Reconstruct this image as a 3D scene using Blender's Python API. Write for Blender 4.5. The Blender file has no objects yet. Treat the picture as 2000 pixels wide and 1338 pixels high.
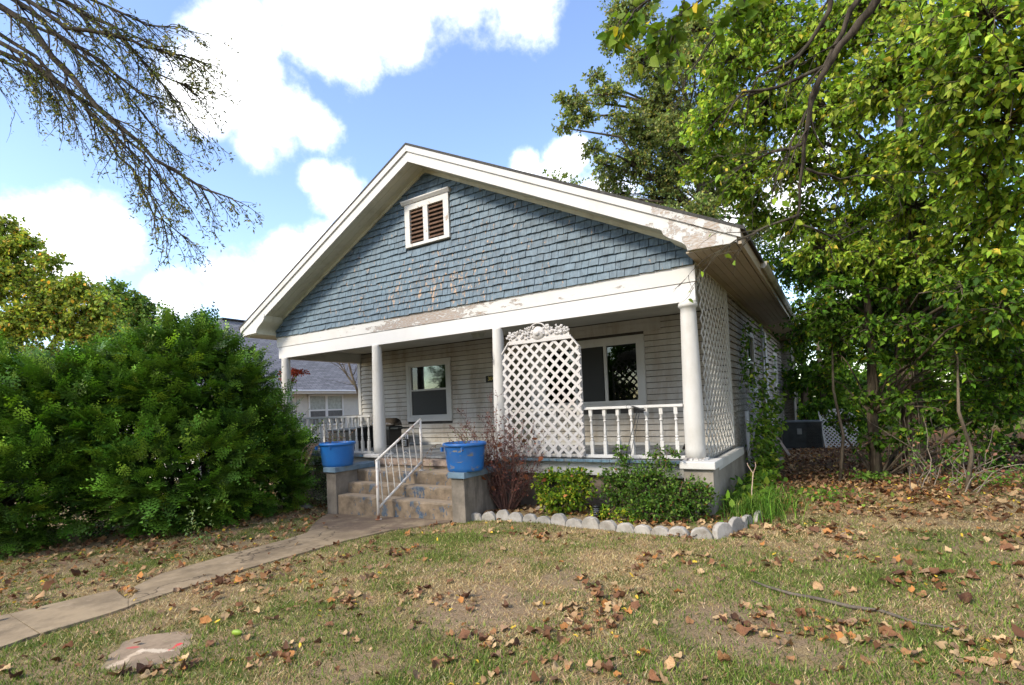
import bpy, math, random
import numpy as np
from mathutils import Vector, Matrix
R_ = random.Random(7)
NR = np.random.default_rng(11)
rad = math.radians
C = bpy.context.scene.collection
SC = bpy.context.scene

# ------------------------------------------------------------------ camera
FPX, PX, PY = 1010.1, 1000.0, 764.0        # focal length and principal point in photo pixels (2000 wide)
CAM = np.array([1.7594, -7.6711, 1.6439])
def _rot(y, p, r):
    cy, sy, cp, sp, cr, sr = math.cos(y), math.sin(y), math.cos(p), math.sin(p), math.cos(r), math.sin(r)
    f = np.array([sy*cp, cy*cp, sp]); rt = np.array([cy, -sy, 0]); up = np.cross(rt, f)
    return np.array([cr*rt+sr*up, -(-sr*rt+cr*up), f])
ROT = _rot(rad(-32.113), rad(1.666), rad(-2.4585))
cd = bpy.data.cameras.new('camera'); cam = bpy.data.objects.new('camera', cd); C.objects.link(cam)
cd.sensor_width = 36; cd.lens = FPX/2000*36; cd.shift_x = 0; cd.shift_y = (PY-669)/2000
cd.clip_start = .05; cd.clip_end = 1500
m = Matrix.Identity(4)
for i in range(3):
    m[i][0] = ROT[0][i]; m[i][1] = -ROT[1][i]; m[i][2] = -ROT[2][i]; m[i][3] = CAM[i]
cam.matrix_world = m
SC.camera = cam
def ray(x, y): return ROT.T @ np.array([(x-PX)/FPX, (y-PY)/FPX, 1.0])
def at(x, y, d): return CAM + ray(x, y)*d                  # point seen at photo pixel x, y at depth d
def onp(x, y, ax, v):
    d = ray(x, y); return CAM + d*((v-CAM[ax])/d[ax])
def depth(p): return float((ROT[2] * (np.asarray(p)-CAM)).sum())

# ------------------------------------------------------------------ world, sun, exposure
SUN_AZ, SUN_EL = rad(-22), rad(38)          # sun in front of the house, to its left (azimuth from -Y towards -X)
sdir = Vector((math.sin(SUN_AZ)*math.cos(SUN_EL), -math.cos(SUN_AZ)*math.cos(SUN_EL), math.sin(SUN_EL)))
sl = bpy.data.lights.new('sun', 'SUN'); sun = bpy.data.objects.new('sun', sl); C.objects.link(sun)
sl.energy = 3.0; sl.angle = rad(12); sl.color = (1, .9, .74)
sun.rotation_euler = (-sdir).to_track_quat('-Z', 'Y').to_euler()
SC.view_settings.view_transform = 'Standard'; SC.view_settings.look = 'None'
SC.view_settings.exposure = .83; SC.view_settings.gamma = 1; SC.view_settings.use_curve_mapping = False

W = bpy.data.worlds.new('World'); SC.world = W; W.use_nodes = True
def world():
    nt = W.node_tree; nt.nodes.clear(); N = nt.nodes.new; L = nt.links.new
    def math_(op, a, b=None, c=None, clamp=False):
        n = N('ShaderNodeMath'); n.operation = op; n.use_clamp = clamp
        for i, v in enumerate((a, b, c)):
            if v is None: continue
            if isinstance(v, (int, float)): n.inputs[i].default_value = v
            else: L(v, n.inputs[i])
        return n.outputs[0]
    out = N('ShaderNodeOutputWorld'); bg = N('ShaderNodeBackground'); L(bg.outputs[0], out.inputs[0])
    sky = N('ShaderNodeTexSky'); sky.sky_type = 'NISHITA'; sky.sun_disc = False
    sky.sun_elevation = SUN_EL; sky.sun_rotation = math.atan2(sdir.x, sdir.y)
    sky.air_density = 1.0; sky.dust_density = .6; sky.ozone_density = 1.6
    tc = N('ShaderNodeTexCoord'); nrm = N('ShaderNodeVectorMath'); nrm.operation = 'NORMALIZE'; L(tc.outputs['Generated'], nrm.inputs[0])
    d = nrm.outputs[0]
    n1 = N('ShaderNodeTexNoise'); n1.inputs['Scale'].default_value = 7; n1.inputs['Detail'].default_value = 9; n1.inputs['Roughness'].default_value = .62; L(d, n1.inputs['Vector'])
    n2 = N('ShaderNodeTexNoise'); n2.inputs['Scale'].default_value = 2.3; n2.inputs['Detail'].default_value = 7; L(d, n2.inputs['Vector'])
    blobs = [(470,50,95),(590,0,120),(760,-10,135),(900,-20,115),(1010,-30,85),(680,90,80),(790,75,55),(470,165,115),(405,200,75),(540,235,85),(600,250,55),(500,295,55),
             (660,390,62),(615,345,40),(190,455,72),(120,475,85),(50,445,65),(0,440,60),(125,540,66),(20,520,80),
             (575,510,85),(640,480,70),(470,570,80),(355,590,60),(520,600,100),(620,580,110),(700,600,90),
             (1025,335,48),(1095,320,50),(1125,300,32),(1060,360,60),(1180,400,80),(1400,420,130),(1550,400,120),(1750,520,140)]
    acc = None
    for x, y, r in blobs:
        v = ray(x, y); ln = np.linalg.norm(v); v = v/ln
        dn = N('ShaderNodeVectorMath'); dn.operation = 'DISTANCE'; L(d, dn.inputs[0]); dn.inputs[1].default_value = v
        q = math_('SUBTRACT', 1.0, math_('MULTIPLY', dn.outputs['Value'], ln*FPX/r/ (1+.0*ln)))
        acc = q if acc is None else math_('MAXIMUM', acc, q)
    # clouds in the rest of the sky: broken cumulus of the same kind, kept away from the part in view
    fwd = ray(800, 300); fwd = fwd/np.linalg.norm(fwd)
    dn = N('ShaderNodeVectorMath'); dn.operation = 'DISTANCE'; L(d, dn.inputs[0]); dn.inputs[1].default_value = fwd
    far = math_('MULTIPLY', math_('SUBTRACT', dn.outputs['Value'], 1.0), 3.0, clamp=True)
    gen = math_('MULTIPLY', math_('ADD', math_('MULTIPLY', math_('SUBTRACT', n2.outputs['Fac'], .5), 6.0), math_('MULTIPLY', math_('SUBTRACT', far, 1.0), 4.0)), 1.0)
    acc = math_('MAXIMUM', acc, gen)
    dens = math_('ADD', acc, math_('MULTIPLY', math_('SUBTRACT', n1.outputs['Fac'], .5), 2.6))
    mr = N('ShaderNodeMapRange'); mr.interpolation_type = 'SMOOTHSTEP'; L(dens, mr.inputs['Value'])
    mr.inputs['From Min'].default_value = -.14; mr.inputs['From Max'].default_value = .8
    sep = N('ShaderNodeSeparateXYZ'); L(d, sep.inputs[0])
    up = math_('MULTIPLY', sep.outputs['Z'], 25, clamp=True)
    fac = math_('MULTIPLY', mr.outputs[0], up)
    hs = N('ShaderNodeHueSaturation'); hs.inputs['Hue'].default_value = .507; hs.inputs['Saturation'].default_value = SKY_SAT; hs.inputs['Value'].default_value = SKY_VAL; L(sky.outputs[0], hs.inputs['Color'])
    mix = N('ShaderNodeMix'); mix.data_type = 'RGBA'; L(fac, mix.inputs[0]); L(hs.outputs[0], mix.inputs[6])
    n3 = N('ShaderNodeTexNoise'); n3.inputs['Scale'].default_value = 5; n3.inputs['Detail'].default_value = 6; L(d, n3.inputs['Vector'])
    sh = math_('MULTIPLY', math_('ADD', .52, n3.outputs['Fac']), CLOUD*.95)
    cc = N('ShaderNodeCombineColor'); L(math_('MULTIPLY', sh, .975), cc.inputs[0]); L(math_('MULTIPLY', sh, .985), cc.inputs[1]); L(sh, cc.inputs[2]); L(cc.outputs[0], mix.inputs[7])
    L(mix.outputs[2], bg.inputs['Color']); bg.inputs['Strength'].default_value = .135
SKY_SAT, SKY_VAL, CLOUD = 1.02, 1.62, 10.5
world()

# ------------------------------------------------------------------ material helpers
def mat(name):
    m = bpy.data.materials.new(name); m.use_nodes = True; nt = m.node_tree; nt.nodes.clear()
    o = nt.nodes.new('ShaderNodeOutputMaterial'); b = nt.nodes.new('ShaderNodeBsdfPrincipled'); nt.links.new(b.outputs[0], o.inputs[0])
    return m, nt, b, o
class G:
    """small node-graph helper"""
    def __init__(s, nt): s.nt = nt; s.N = nt.nodes.new; s.L = nt.links.new; s._p = None
    def pos(s):
        if s._p is None: s._p = s.N('ShaderNodeNewGeometry').outputs['Position']
        return s._p
    def set(s, sock, v):
        if hasattr(v, 'is_linked') or hasattr(v, 'links'): s.L(v, sock)
        elif isinstance(v, tuple) and len(v) == 3 and sock.type == 'RGBA': sock.default_value = (*v, 1)
        else: sock.default_value = v
    def noise(s, scale, detail=4, rough=.55, vec=None, stretch=None, off=0):
        v = vec or s.pos()
        if stretch or off:
            mp = s.N('ShaderNodeMapping'); s.L(v, mp.inputs[0]); mp.inputs['Scale'].default_value = stretch or (1,1,1); mp.inputs['Location'].default_value = (off,off*.7,off*.3); v = mp.outputs[0]
        n = s.N('ShaderNodeTexNoise'); n.inputs['Scale'].default_value = scale; n.inputs['Detail'].default_value = detail; n.inputs['Roughness'].default_value = rough
        s.L(v, n.inputs['Vector']); return n.outputs['Fac']
    def ramp(s, f, a, b, smooth=True):
        n = s.N('ShaderNodeMapRange'); n.interpolation_type = 'SMOOTHSTEP' if smooth else 'LINEAR'
        n.inputs['From Min'].default_value = a; n.inputs['From Max'].default_value = b; s.L(f, n.inputs['Value']); return n.outputs[0]
    def mix(s, f, a, b):
        n = s.N('ShaderNodeMix'); n.data_type = 'RGBA'; s.set(n.inputs[0], f); s.set(n.inputs[6], a); s.set(n.inputs[7], b); return n.outputs[2]
    def m(s, op, a, b=0.0, clamp=False):
        n = s.N('ShaderNodeMath'); n.operation = op; n.use_clamp = clamp; s.set(n.inputs[0], a); s.set(n.inputs[1], b); return n.outputs[0]
    def xyz(s, v=None):
        n = s.N('ShaderNodeSeparateXYZ'); s.L(v or s.pos(), n.inputs[0]); return n.outputs
    def attr(s, name): n = s.N('ShaderNodeAttribute'); n.attribute_name = name; return n.outputs['Color']
    def rnd(s): return s.N('ShaderNodeObjectInfo').outputs['Random']
    def bump(s, h, strength=.3, dist=.01):
        n = s.N('ShaderNodeBump'); n.inputs['Strength'].default_value = strength; n.inputs['Distance'].default_value = dist; s.L(h, n.inputs['Height']); return n.outputs[0]
    def hsv(s, col, h=.5, sat=1.0, v=1.0):
        n = s.N('ShaderNodeHueSaturation'); s.set(n.inputs['Hue'], h); s.set(n.inputs['Saturation'], sat); s.set(n.inputs['Value'], v); s.set(n.inputs['Color'], col); return n.outputs[0]

def plain(name, col, rough=.6, var=.15, scale=8, metal=0, bump=.15, spec=.4, dirt=None, dirt_amt=.5):
    m_, nt, b, o = mat(name); g = G(nt)
    n = g.noise(scale, 6)
    c = g.mix(g.ramp(n, .3, .7), tuple(x*(1-var) for x in col), tuple(min(1, x*(1+var)) for x in col))
    if dirt: c = g.mix(g.m('MULTIPLY', g.ramp(g.noise(scale*.35, 7, .65, off=3), .48, .72), dirt_amt), c, dirt)
    g.L(c, b.inputs['Base Color']); b.inputs['Roughness'].default_value = rough; b.inputs['Metallic'].default_value = metal
    b.inputs['Specular IOR Level'].default_value = spec
    if bump: g.L(g.bump(g.noise(scale*6, 4, off=1), bump, .004), b.inputs['Normal'])
    return m_

def peeling(name, paint=(.53,.52,.50), wood=(.33,.26,.2), amt=.5, scale=3.2, dirt=(.3,.27,.21), dirt_amt=.35, stretch=(1,1,1), centre=None, grey=(.42,.4,.38)):
    """white paint, flaked to bare wood where the noise is high; amt 0..1 how much is gone; centre = (x, half width, extra)"""
    m_, nt, b, o = mat(name); g = G(nt)
    big = g.m('ADD', g.m('MULTIPLY', g.noise(scale, 8, .68, stretch=stretch), .75), g.m('MULTIPLY', g.noise(scale*5.5, 7, .75, stretch=stretch, off=17), .25))
    thr = .71-.19*amt
    if centre:
        x = g.xyz()[0]
        near = g.m('SUBTRACT', 1.0, g.m('DIVIDE', g.m('ABSOLUTE', g.m('SUBTRACT', x, centre[0])), centre[1]), clamp=True)
        big = g.m('ADD', big, g.m('MULTIPLY', near, centre[2]))
    peel = g.ramp(big, thr, thr+.012)
    rim = g.ramp(big, thr-.03, thr)
    woodc = g.mix(g.ramp(g.noise(14, 5, .6, stretch=(1,1,6)), .4, .6), wood, grey)
    d = g.m('MULTIPLY', g.ramp(g.noise(1.6, 8, .7, off=5, stretch=(1,1,.5)), .42, .75), dirt_amt)
    pc = g.mix(d, paint, dirt)
    fine = g.ramp(g.noise(38, 3, .7, off=2), .66, .72)
    pc = g.mix(g.m('MULTIPLY', fine, .5*amt+.1), pc, grey)
    edge = g.m('MULTIPLY', g.ramp(big, thr-.007, thr-.001), .55)
    pc = g.mix(edge, pc, (.10,.085,.07))  # thin dark shadow line painted along the edges of the flakes
    g.L(g.mix(peel, pc, woodc), b.inputs['Base Color'])
    b.inputs['Roughness'].default_value = .62; b.inputs['Specular IOR Level'].default_value = .3
    h = g.m('ADD', g.m('MULTIPLY', g.m('SUBTRACT', rim, peel), .7), g.m('MULTIPLY', g.noise(60, 3, off=4), .25))
    g.L(g.bump(g.m('SUBTRACT', h, peel), .5, .004), b.inputs['Normal'])
    return m_

def leafmat(name, trans=.35, rough=.5, spec=.25, warm=(1.15,1.1,.5)):
    m_ = bpy.data.materials.new(name); m_.use_nodes = True; nt = m_.node_tree; nt.nodes.clear(); g = G(nt)
    o = g.N('ShaderNodeOutputMaterial'); b = g.N('ShaderNodeBsdfPrincipled'); t = g.N('ShaderNodeBsdfTranslucent'); mx = g.N('ShaderNodeMixShader')
    col = g.attr('tint'); g.L(col, b.inputs['Base Color']); b.inputs['Roughness'].default_value = rough; b.inputs['Specular IOR Level'].default_value = spec
    mu = g.N('ShaderNodeMix'); mu.data_type = 'RGBA'; mu.blend_type = 'MULTIPLY'; mu.inputs[0].default_value = 1; g.L(col, mu.inputs[6]); mu.inputs[7].default_value = (*warm, 1)
    g.L(mu.outputs[2], t.inputs[0]); mx.inputs[0].default_value = trans
    g.L(b.outputs[0], mx.inputs[1]); g.L(t.outputs[0], mx.inputs[2]); g.L(mx.outputs[0], o.inputs[0])
    return m_

# ------------------------------------------------------------------ mesh helpers
def wloc(o):
    p = Vector((0,0,0))
    while o is not None: p += o.location; o = o.parent
    return p
def link(name, me, parent=None, loc=None):
    o = bpy.data.objects.new(name, me); C.objects.link(o)
    if parent is not None: o.parent = parent
    if loc is not None: o.location = Vector(loc) - (wloc(parent) if parent is not None else Vector((0,0,0)))
    return o
def tag(o, label=None, cat=None, group=None, kind=None):
    if label: o['label'] = label
    if cat: o['category'] = cat
    if group: o['group'] = group
    if kind: o['kind'] = kind
    return o
def thing(name, label, cat, loc, group=None):
    o = bpy.data.objects.new(name, None); C.objects.link(o); o.location = loc; o.empty_display_size = .2
    return tag(o, label, cat, group)

class MB:
    def __init__(s): s.v = []; s.f = []
    def add(s, vs, fs):
        k = len(s.v); s.v += [tuple(map(float, v)) for v in vs]; s.f += [tuple(i+k for i in f) for f in fs]; return s
    def box(s, x0, x1, y0, y1, z0, z1):
        return s.add([(x0,y0,z0),(x1,y0,z0),(x1,y1,z0),(x0,y1,z0),(x0,y0,z1),(x1,y0,z1),(x1,y1,z1),(x0,y1,z1)],
                     [(0,3,2,1),(4,5,6,7),(0,1,5,4),(1,2,6,5),(2,3,7,6),(3,0,4,7)])
    def hexa(s, p):  # eight corners: bottom four, top four
        return s.add(p, [(0,3,2,1),(4,5,6,7),(0,1,5,4),(1,2,6,5),(2,3,7,6),(3,0,4,7)])
    def bar(s, a, b, w, h, up=(0,0,1)):
        a = Vector(a); b = Vector(b); d = (b-a).normalized(); u = Vector(up); r = d.cross(u)
        if r.length < 1e-4: r = d.cross(Vector((0,1,0)))
        r.normalize(); u = r.cross(d); r *= w/2; u *= h/2
        return s.hexa([a-r-u, a+r-u, b+r-u, b-r-u, a-r+u, a+r+u, b+r+u, b-r+u])
    def prism(s, poly, axis, a, b):
        n = len(poly)
        def P(p, t): return {0:(t,p[0],p[1]), 1:(p[0],t,p[1]), 2:(p[0],p[1],t)}[axis]
        vs = [P(p,a) for p in poly]+[P(p,b) for p in poly]
        return s.add(vs, [tuple(range(n)), tuple(range(2*n-1,n-1,-1))]+[(i,i+n,(i+1)%n+n,(i+1)%n) for i in range(n)])
    def tube(s, pts, rr, n=6, cap=True):
        pts = [Vector(p) for p in pts]; k = len(s.v); m_ = len(pts)
        if isinstance(rr, (int,float)): rr = [rr]*m_
        ref = None
        for i, p in enumerate(pts):
            d = (pts[min(i+1,m_-1)]-pts[max(i-1,0)]).normalized()
            if ref is None: ref = d.cross(Vector((0,0,1))) if abs(d.z) < .9 else d.cross(Vector((1,0,0)))
            ref = (ref - d*ref.dot(d)).normalized(); q = d.cross(ref)
            for j in range(n):
                a = 2*math.pi*j/n; s.v.append(tuple(p+(ref*math.cos(a)+q*math.sin(a))*rr[i]))
        for i in range(m_-1):
            for j in range(n):
                s.f.append((k+i*n+j, k+i*n+(j+1)%n, k+(i+1)*n+(j+1)%n, k+(i+1)*n+j))
        if cap: s.f.append(tuple(k+j for j in range(n))[::-1]); s.f.append(tuple(k+(m_-1)*n+j for j in range(n)))
        return s
    def lathe(s, prof, n=24, c=(0,0,0), sx=1, sy=1):
        k = len(s.v)
        for r, z in prof:
            for j in range(n):
                a = 2*math.pi*j/n; s.v.append((c[0]+r*math.cos(a)*sx, c[1]+r*math.sin(a)*sy, c[2]+z))
        for i in range(len(prof)-1):
            for j in range(n): s.f.append((k+i*n+j, k+i*n+(j+1)%n, k+(i+1)*n+(j+1)%n, k+(i+1)*n+j))
        if prof[0][0] > 1e-5: s.f.append(tuple(k+j for j in range(n))[::-1])
        if prof[-1][0] > 1e-5: s.f.append(tuple(k+(len(prof)-1)*n+j for j in range(n)))
        return s
    def mesh(s, name, mt, smooth=False, origin=(0,0,0)):
        me = bpy.data.meshes.new(name); ox, oy, oz = origin
        me.from_pydata([(x-ox,y-oy,z-oz) for x,y,z in s.v], [], s.f); me.materials.append(mt)
        if smooth: me.polygons.foreach_set('use_smooth', [True]*len(me.polygons))
        me.update(); return me
    def build(s, name, mt, parent=None, smooth=False, bevel=0, origin=None):
        org = wloc(parent) if parent is not None else Vector(origin or (0,0,0))
        if origin is not None: org = Vector(origin)
        o = link(name, s.mesh(name, mt, smooth, org), parent, org)
        if bevel:
            b = o.modifiers.new('bevel', 'BEVEL'); b.width = bevel; b.segments = 2; b.limit_method = 'ANGLE'; b.angle_limit = rad(40)
        return o

def npmesh(name, V, F, mt, parent=None, tint=None, smooth=False, origin=(0,0,0)):
    """V (n,3), F (m,k) uniform faces; tint (n,3) per vertex colour"""
    org = np.array(wloc(parent)) if parent is not None else np.array(origin, float)
    me = bpy.data.meshes.new(name); V = (V-org).astype(np.float32); F = F.astype(np.int32); m_, k = F.shape
    me.vertices.add(len(V)); me.vertices.foreach_set('co', V.ravel())
    me.loops.add(m_*k); me.loops.foreach_set('vertex_index', F.ravel())
    me.polygons.add(m_); me.polygons.foreach_set('loop_start', np.arange(0, m_*k, k, dtype=np.int32))
    if smooth: me.polygons.foreach_set('use_smooth', np.ones(m_, bool))
    me.materials.append(mt); me.update(calc_edges=True)
    if tint is not None:
        a = me.color_attributes.new('tint', 'FLOAT_COLOR', 'POINT')
        a.data.foreach_set('color', np.concatenate([tint, np.ones((len(tint),1))], 1).astype(np.float32).ravel())
    return link(name, me, parent, org)

# leaf templates: x = across, y = towards the tip, z = normal
LEAF_T = {
 'ovate': (np.array([(0,0,0),(-.32,.32,.07),(.32,.32,.07),(-.22,.68,.03),(.22,.68,.03),(0,1,-.12),(0,.4,-.03)]), np.array([(0,6,1),(0,2,6),(1,6,3),(2,4,6),(6,5,3),(6,4,5)])),
 'leaf4': (np.array([(0,0,0),(-.30,.42,.08),(.30,.42,.08),(0,1,-.12),(0,.42,-.03)]), np.array([(0,4,1),(0,2,4),(1,4,3),(2,3,4)])),
 'lance': (np.array([(0,0,0),(-.16,.4,.05),(.16,.4,.05),(0,1,-.1)]), np.array([(0,2,1),(1,2,3)])),
 'rhomb': (np.array([(0,0,0),(-.3,.45,.05),(.3,.45,.05),(0,1,-.06)]), np.array([(0,2,1),(1,2,3)])),
}
def norm(a): return a/np.maximum(np.linalg.norm(a, axis=-1, keepdims=True), 1e-9)
def leaves_arr(P, D, Nn, S, cols, kind='rhomb'):
    """P (n,3) base, D tip direction, Nn approximate normal, S size, cols (n,3) -> V, F, tint"""
    T, Fc = LEAF_T[kind]; D = norm(D); X = norm(np.cross(D, Nn)); Z = np.cross(X, D)
    V = P[:,None,:] + S[:,None,None]*(T[None,:,0:1]*X[:,None,:] + T[None,:,1:2]*D[:,None,:] + T[None,:,2:3]*Z[:,None,:])
    n, k = len(P), len(T)
    F = (Fc[None]+(np.arange(n)*k)[:,None,None]).reshape(-1,3)
    return V.reshape(-1,3), F, np.repeat(cols, k, axis=0)
def pick_cols(n, pal, w, jit=.18, rng=NR):
    pal = np.array(pal); i = rng.choice(len(pal), n, p=np.array(w)/sum(w)); c = pal[i]
    return np.clip(c*(1+jit*rng.normal(size=(n,1))) * (1+.06*rng.normal(size=(n,3))), .002, 1)
def join_arr(L):
    V=[];F=[];T=[];k=0
    for v,f,t in L: V.append(v);F.append(f+k);T.append(t);k+=len(v)
    return np.concatenate(V), np.concatenate(F), np.concatenate(T)

def inpoly(P, poly):
    x, y = P[:,0], P[:,1]; r = np.zeros(len(P), bool); n = len(poly)
    for i in range(n):
        x0,y0 = poly[i][:2]; x1,y1 = poly[(i+1)%n][:2]
        c = ((y0>y)!=(y1>y)); xx = (x1-x0)*(y-y0)/((y1-y0) if y1!=y0 else 1e-9)+x0
        r ^= c & (x < xx)
    return r
def vnoise(x, y, seed=0):
    """smooth value noise, numpy"""
    def h(i, j): 
        n = (i*374761393 + j*668265263 + seed*1442695041) & 0x7fffffff
        n = ((n ^ (n >> 13))*1274126177) & 0x7fffffff
        return ((n ^ (n >> 16)) & 0xffff)/65535.
    xi = np.floor(x).astype(np.int64); yi = np.floor(y).astype(np.int64); fx = x-xi; fy = y-yi
    fx = fx*fx*(3-2*fx); fy = fy*fy*(3-2*fy)
    a = h(xi,yi); b = h(xi+1,yi); c = h(xi,yi+1); d = h(xi+1,yi+1)
    return (a*(1-fx)+b*fx)*(1-fy)+(c*(1-fx)+d*fx)*fy
def fbm(x, y, seed=0, o=4):
    s = 0; a = .5; t = 0
    for i in range(o): s = s+a*vnoise(x*2**i, y*2**i, seed+i); t += a; a *= .5
    return s/t

# ------------------------------------------------------------------ ground
def gz(x, y):
    x = np.asarray(x, float); y = np.asarray(y, float)
    base = -.02 + .035*np.clip(x, -14, 12) + (fbm(x*.9, y*.9, 3)-.5)*.05*np.clip((np.hypot(x-1.76, y+7.67)-1)/3, 0, 1)
    return base
def gpt(px, py):
    """point of the ground plane seen at a photo pixel"""
    d = ray(px, py); s = (-.02+.035*CAM[0]-CAM[2])/(d[2]-.035*d[0]); p = CAM+d*s
    return (float(p[0]), float(p[1]), float(gz(p[0], p[1])))

PATH_TOP = [(-60,1222),(0,1209),(58,1195),(225,1156),(232,1163),(244,1172),(258,1170),(266,1158),(262,1150),(315,1123),(450,1085),(560,1056),(600,1043),(612,1026),(632,1008),(650,998)]
PATH_BOT = [(885,1016),(878,1022),(765,1038),(675,1058),(558,1090),(470,1116),(382,1143),(280,1177),(261,1184),(216,1202),(85,1242),(54,1256),(0,1270),(-60,1284)]
path_poly = [gpt(*p) for p in PATH_TOP+PATH_BOT]
pad_poly = [gpt(*p) for p in [(196,1306),(208,1294),(214,1281),(232,1270),(240,1258),(262,1250),(285,1243),(318,1240),(345,1236),(378,1240),(370,1250),(374,1258),(356,1268),(350,1279),(333,1284),(326,1293),(300,1296),(284,1304),(246,1303),(224,1310)]]
BARE = [(940,1185,.55),(1420,1225,.45),(1100,1130,.25),(700,1300,.3),(300,1040,.5),(120,1075,.5),(1560,1270,.25),(480,1060,.35),(1150,1150,.2)]
bare_pts = [(*gpt(a,b)[:2], r) for a,b,r in BARE]
BED = [gpt(*p)[:2] for p in [(915,1012),(1035,1012),(1092,1017),(1155,1022),(1223,1032),(1291,1040),(1370,1045),(1435,1038),(1457,1024),(1490,1005)]] + [(.9,2.4),(.0,2.4),(-3.2,0),(-3.25,-.9)]

def ground():
    xs = np.concatenate([np.linspace(-150,-16,14)[:-1], np.linspace(-16,9,170), np.linspace(9,150,14)[1:]])
    ys = np.concatenate([np.linspace(-80,-9,8)[:-1], np.linspace(-9,14,160), np.linspace(14,250,16)[1:]])
    X, Y = np.meshgrid(xs, ys); Z = gz(X, Y)
    b = inpoly(np.stack([X.ravel(), Y.ravel()],1), BED).reshape(X.shape); Z = Z+b*.05
    V = np.stack([X.ravel(),Y.ravel(),Z.ravel()],1); w = len(xs)
    i, j = np.meshgrid(np.arange(w-1), np.arange(len(ys)-1)); a = (j*w+i).ravel()
    F = np.stack([a,a+1,a+1+w,a+w],1)
    m_, nt, bs, o = mat('lawn_soil'); g = G(nt)
    n1 = g.noise(1.1, 6, .6); n2 = g.noise(9, 6, .7, off=4); n3 = g.noise(120, 3, .7, off=9)
    straw = g.mix(g.ramp(n3,.3,.7), (.17,.12,.055), (.48,.36,.19))
    soil = g.mix(g.ramp(n3,.3,.65), (.13,.09,.055), (.36,.26,.16))
    green = g.mix(g.ramp(n3,.3,.7), (.06,.08,.018), (.2,.2,.06))
    c = g.mix(g.ramp(n2,.42,.62), straw, soil); c = g.mix(g.ramp(n1,.5,.62), c, green)
    x, y, z = g.xyz()
    back = g.ramp(y, 1.0, 3.5); litter = g.mix(g.ramp(g.noise(30,5,.7,off=12),.4,.62), (.06,.035,.02), (.2,.11,.06))
    c = g.mix(g.m('MULTIPLY', back, .9), c, litter)
    far = g.ramp(y, 14, 20); c = g.mix(far, c, (.16,.17,.06))
    for bx, by, r in bare_pts[:3]:
        dx = g.m('SUBTRACT', x, bx); dy = g.m('SUBTRACT', y, by)
        d = g.m('SQRT', g.m('ADD', g.m('MULTIPLY',dx,dx), g.m('MULTIPLY',dy,dy)))
        f = g.ramp(g.m('SUBTRACT', g.m('ADD', r, g.m('MULTIPLY', g.m('SUBTRACT',n2,.5), .5)), d), -.1, .1)
        c = g.mix(g.m('MULTIPLY', f, .8), c, g.mix(g.ramp(n3,.35,.65), (.17,.115,.07), (.44,.32,.2)))
    g.L(c, bs.inputs['Base Color']); bs.inputs['Roughness'].default_value = .95; bs.inputs['Specular IOR Level'].default_value = .1
    g.L(g.bump(g.m('ADD', n3, g.m('MULTIPLY', n2, 2.0)), .9, .02), bs.inputs['Normal'])
    tag(npmesh('ground', V, F, m_, smooth=True), 'patchy dry lawn around the old house', None, kind='structure')
ground()

def slab_mesh(poly, top, thick, mt, name, parent=None, kind=None, tris=False):
    vs = [(x,y,z+top) for x,y,z in poly]+[(x,y,z-thick) for x,y,z in poly]; n = len(poly)
    me = MB(); me.add(vs, [tuple(range(n))[::-1] if False else tuple(range(n)), tuple(range(2*n-1,n-1,-1))]+[(i,(i+1)%n,(i+1)%n+n,i+n) for i in range(n)])
    o = me.build(name, mt, parent)
    return o
def concrete_mat(name, base=(.36,.29,.22), dark=(.2,.155,.12), scale=3, extra=None, edge=.0):
    m_, nt, b, o = mat(name); g = G(nt)
    a = g.noise(scale, 8, .65); f = g.noise(scale*40, 3, .7, off=2); s_ = g.noise(scale*.5, 6, .6, off=7)
    c = g.mix(g.ramp(a,.3,.7), dark, base); c = g.mix(g.m('MULTIPLY', g.ramp(f,.55,.75), .35), c, tuple(x*1.25 for x in base))
    c = g.mix(g.m('MULTIPLY', g.ramp(s_,.5,.7), .4), c, tuple(x*.6 for x in dark))
    if extra: c = extra(g, c)
    g.L(c, b.inputs['Base Color']); b.inputs['Roughness'].default_value = .9; b.inputs['Specular IOR Level'].default_value = .2
    g.L(g.bump(g.m('ADD', f, a), .35, .006), b.inputs['Normal']); return m_
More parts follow.
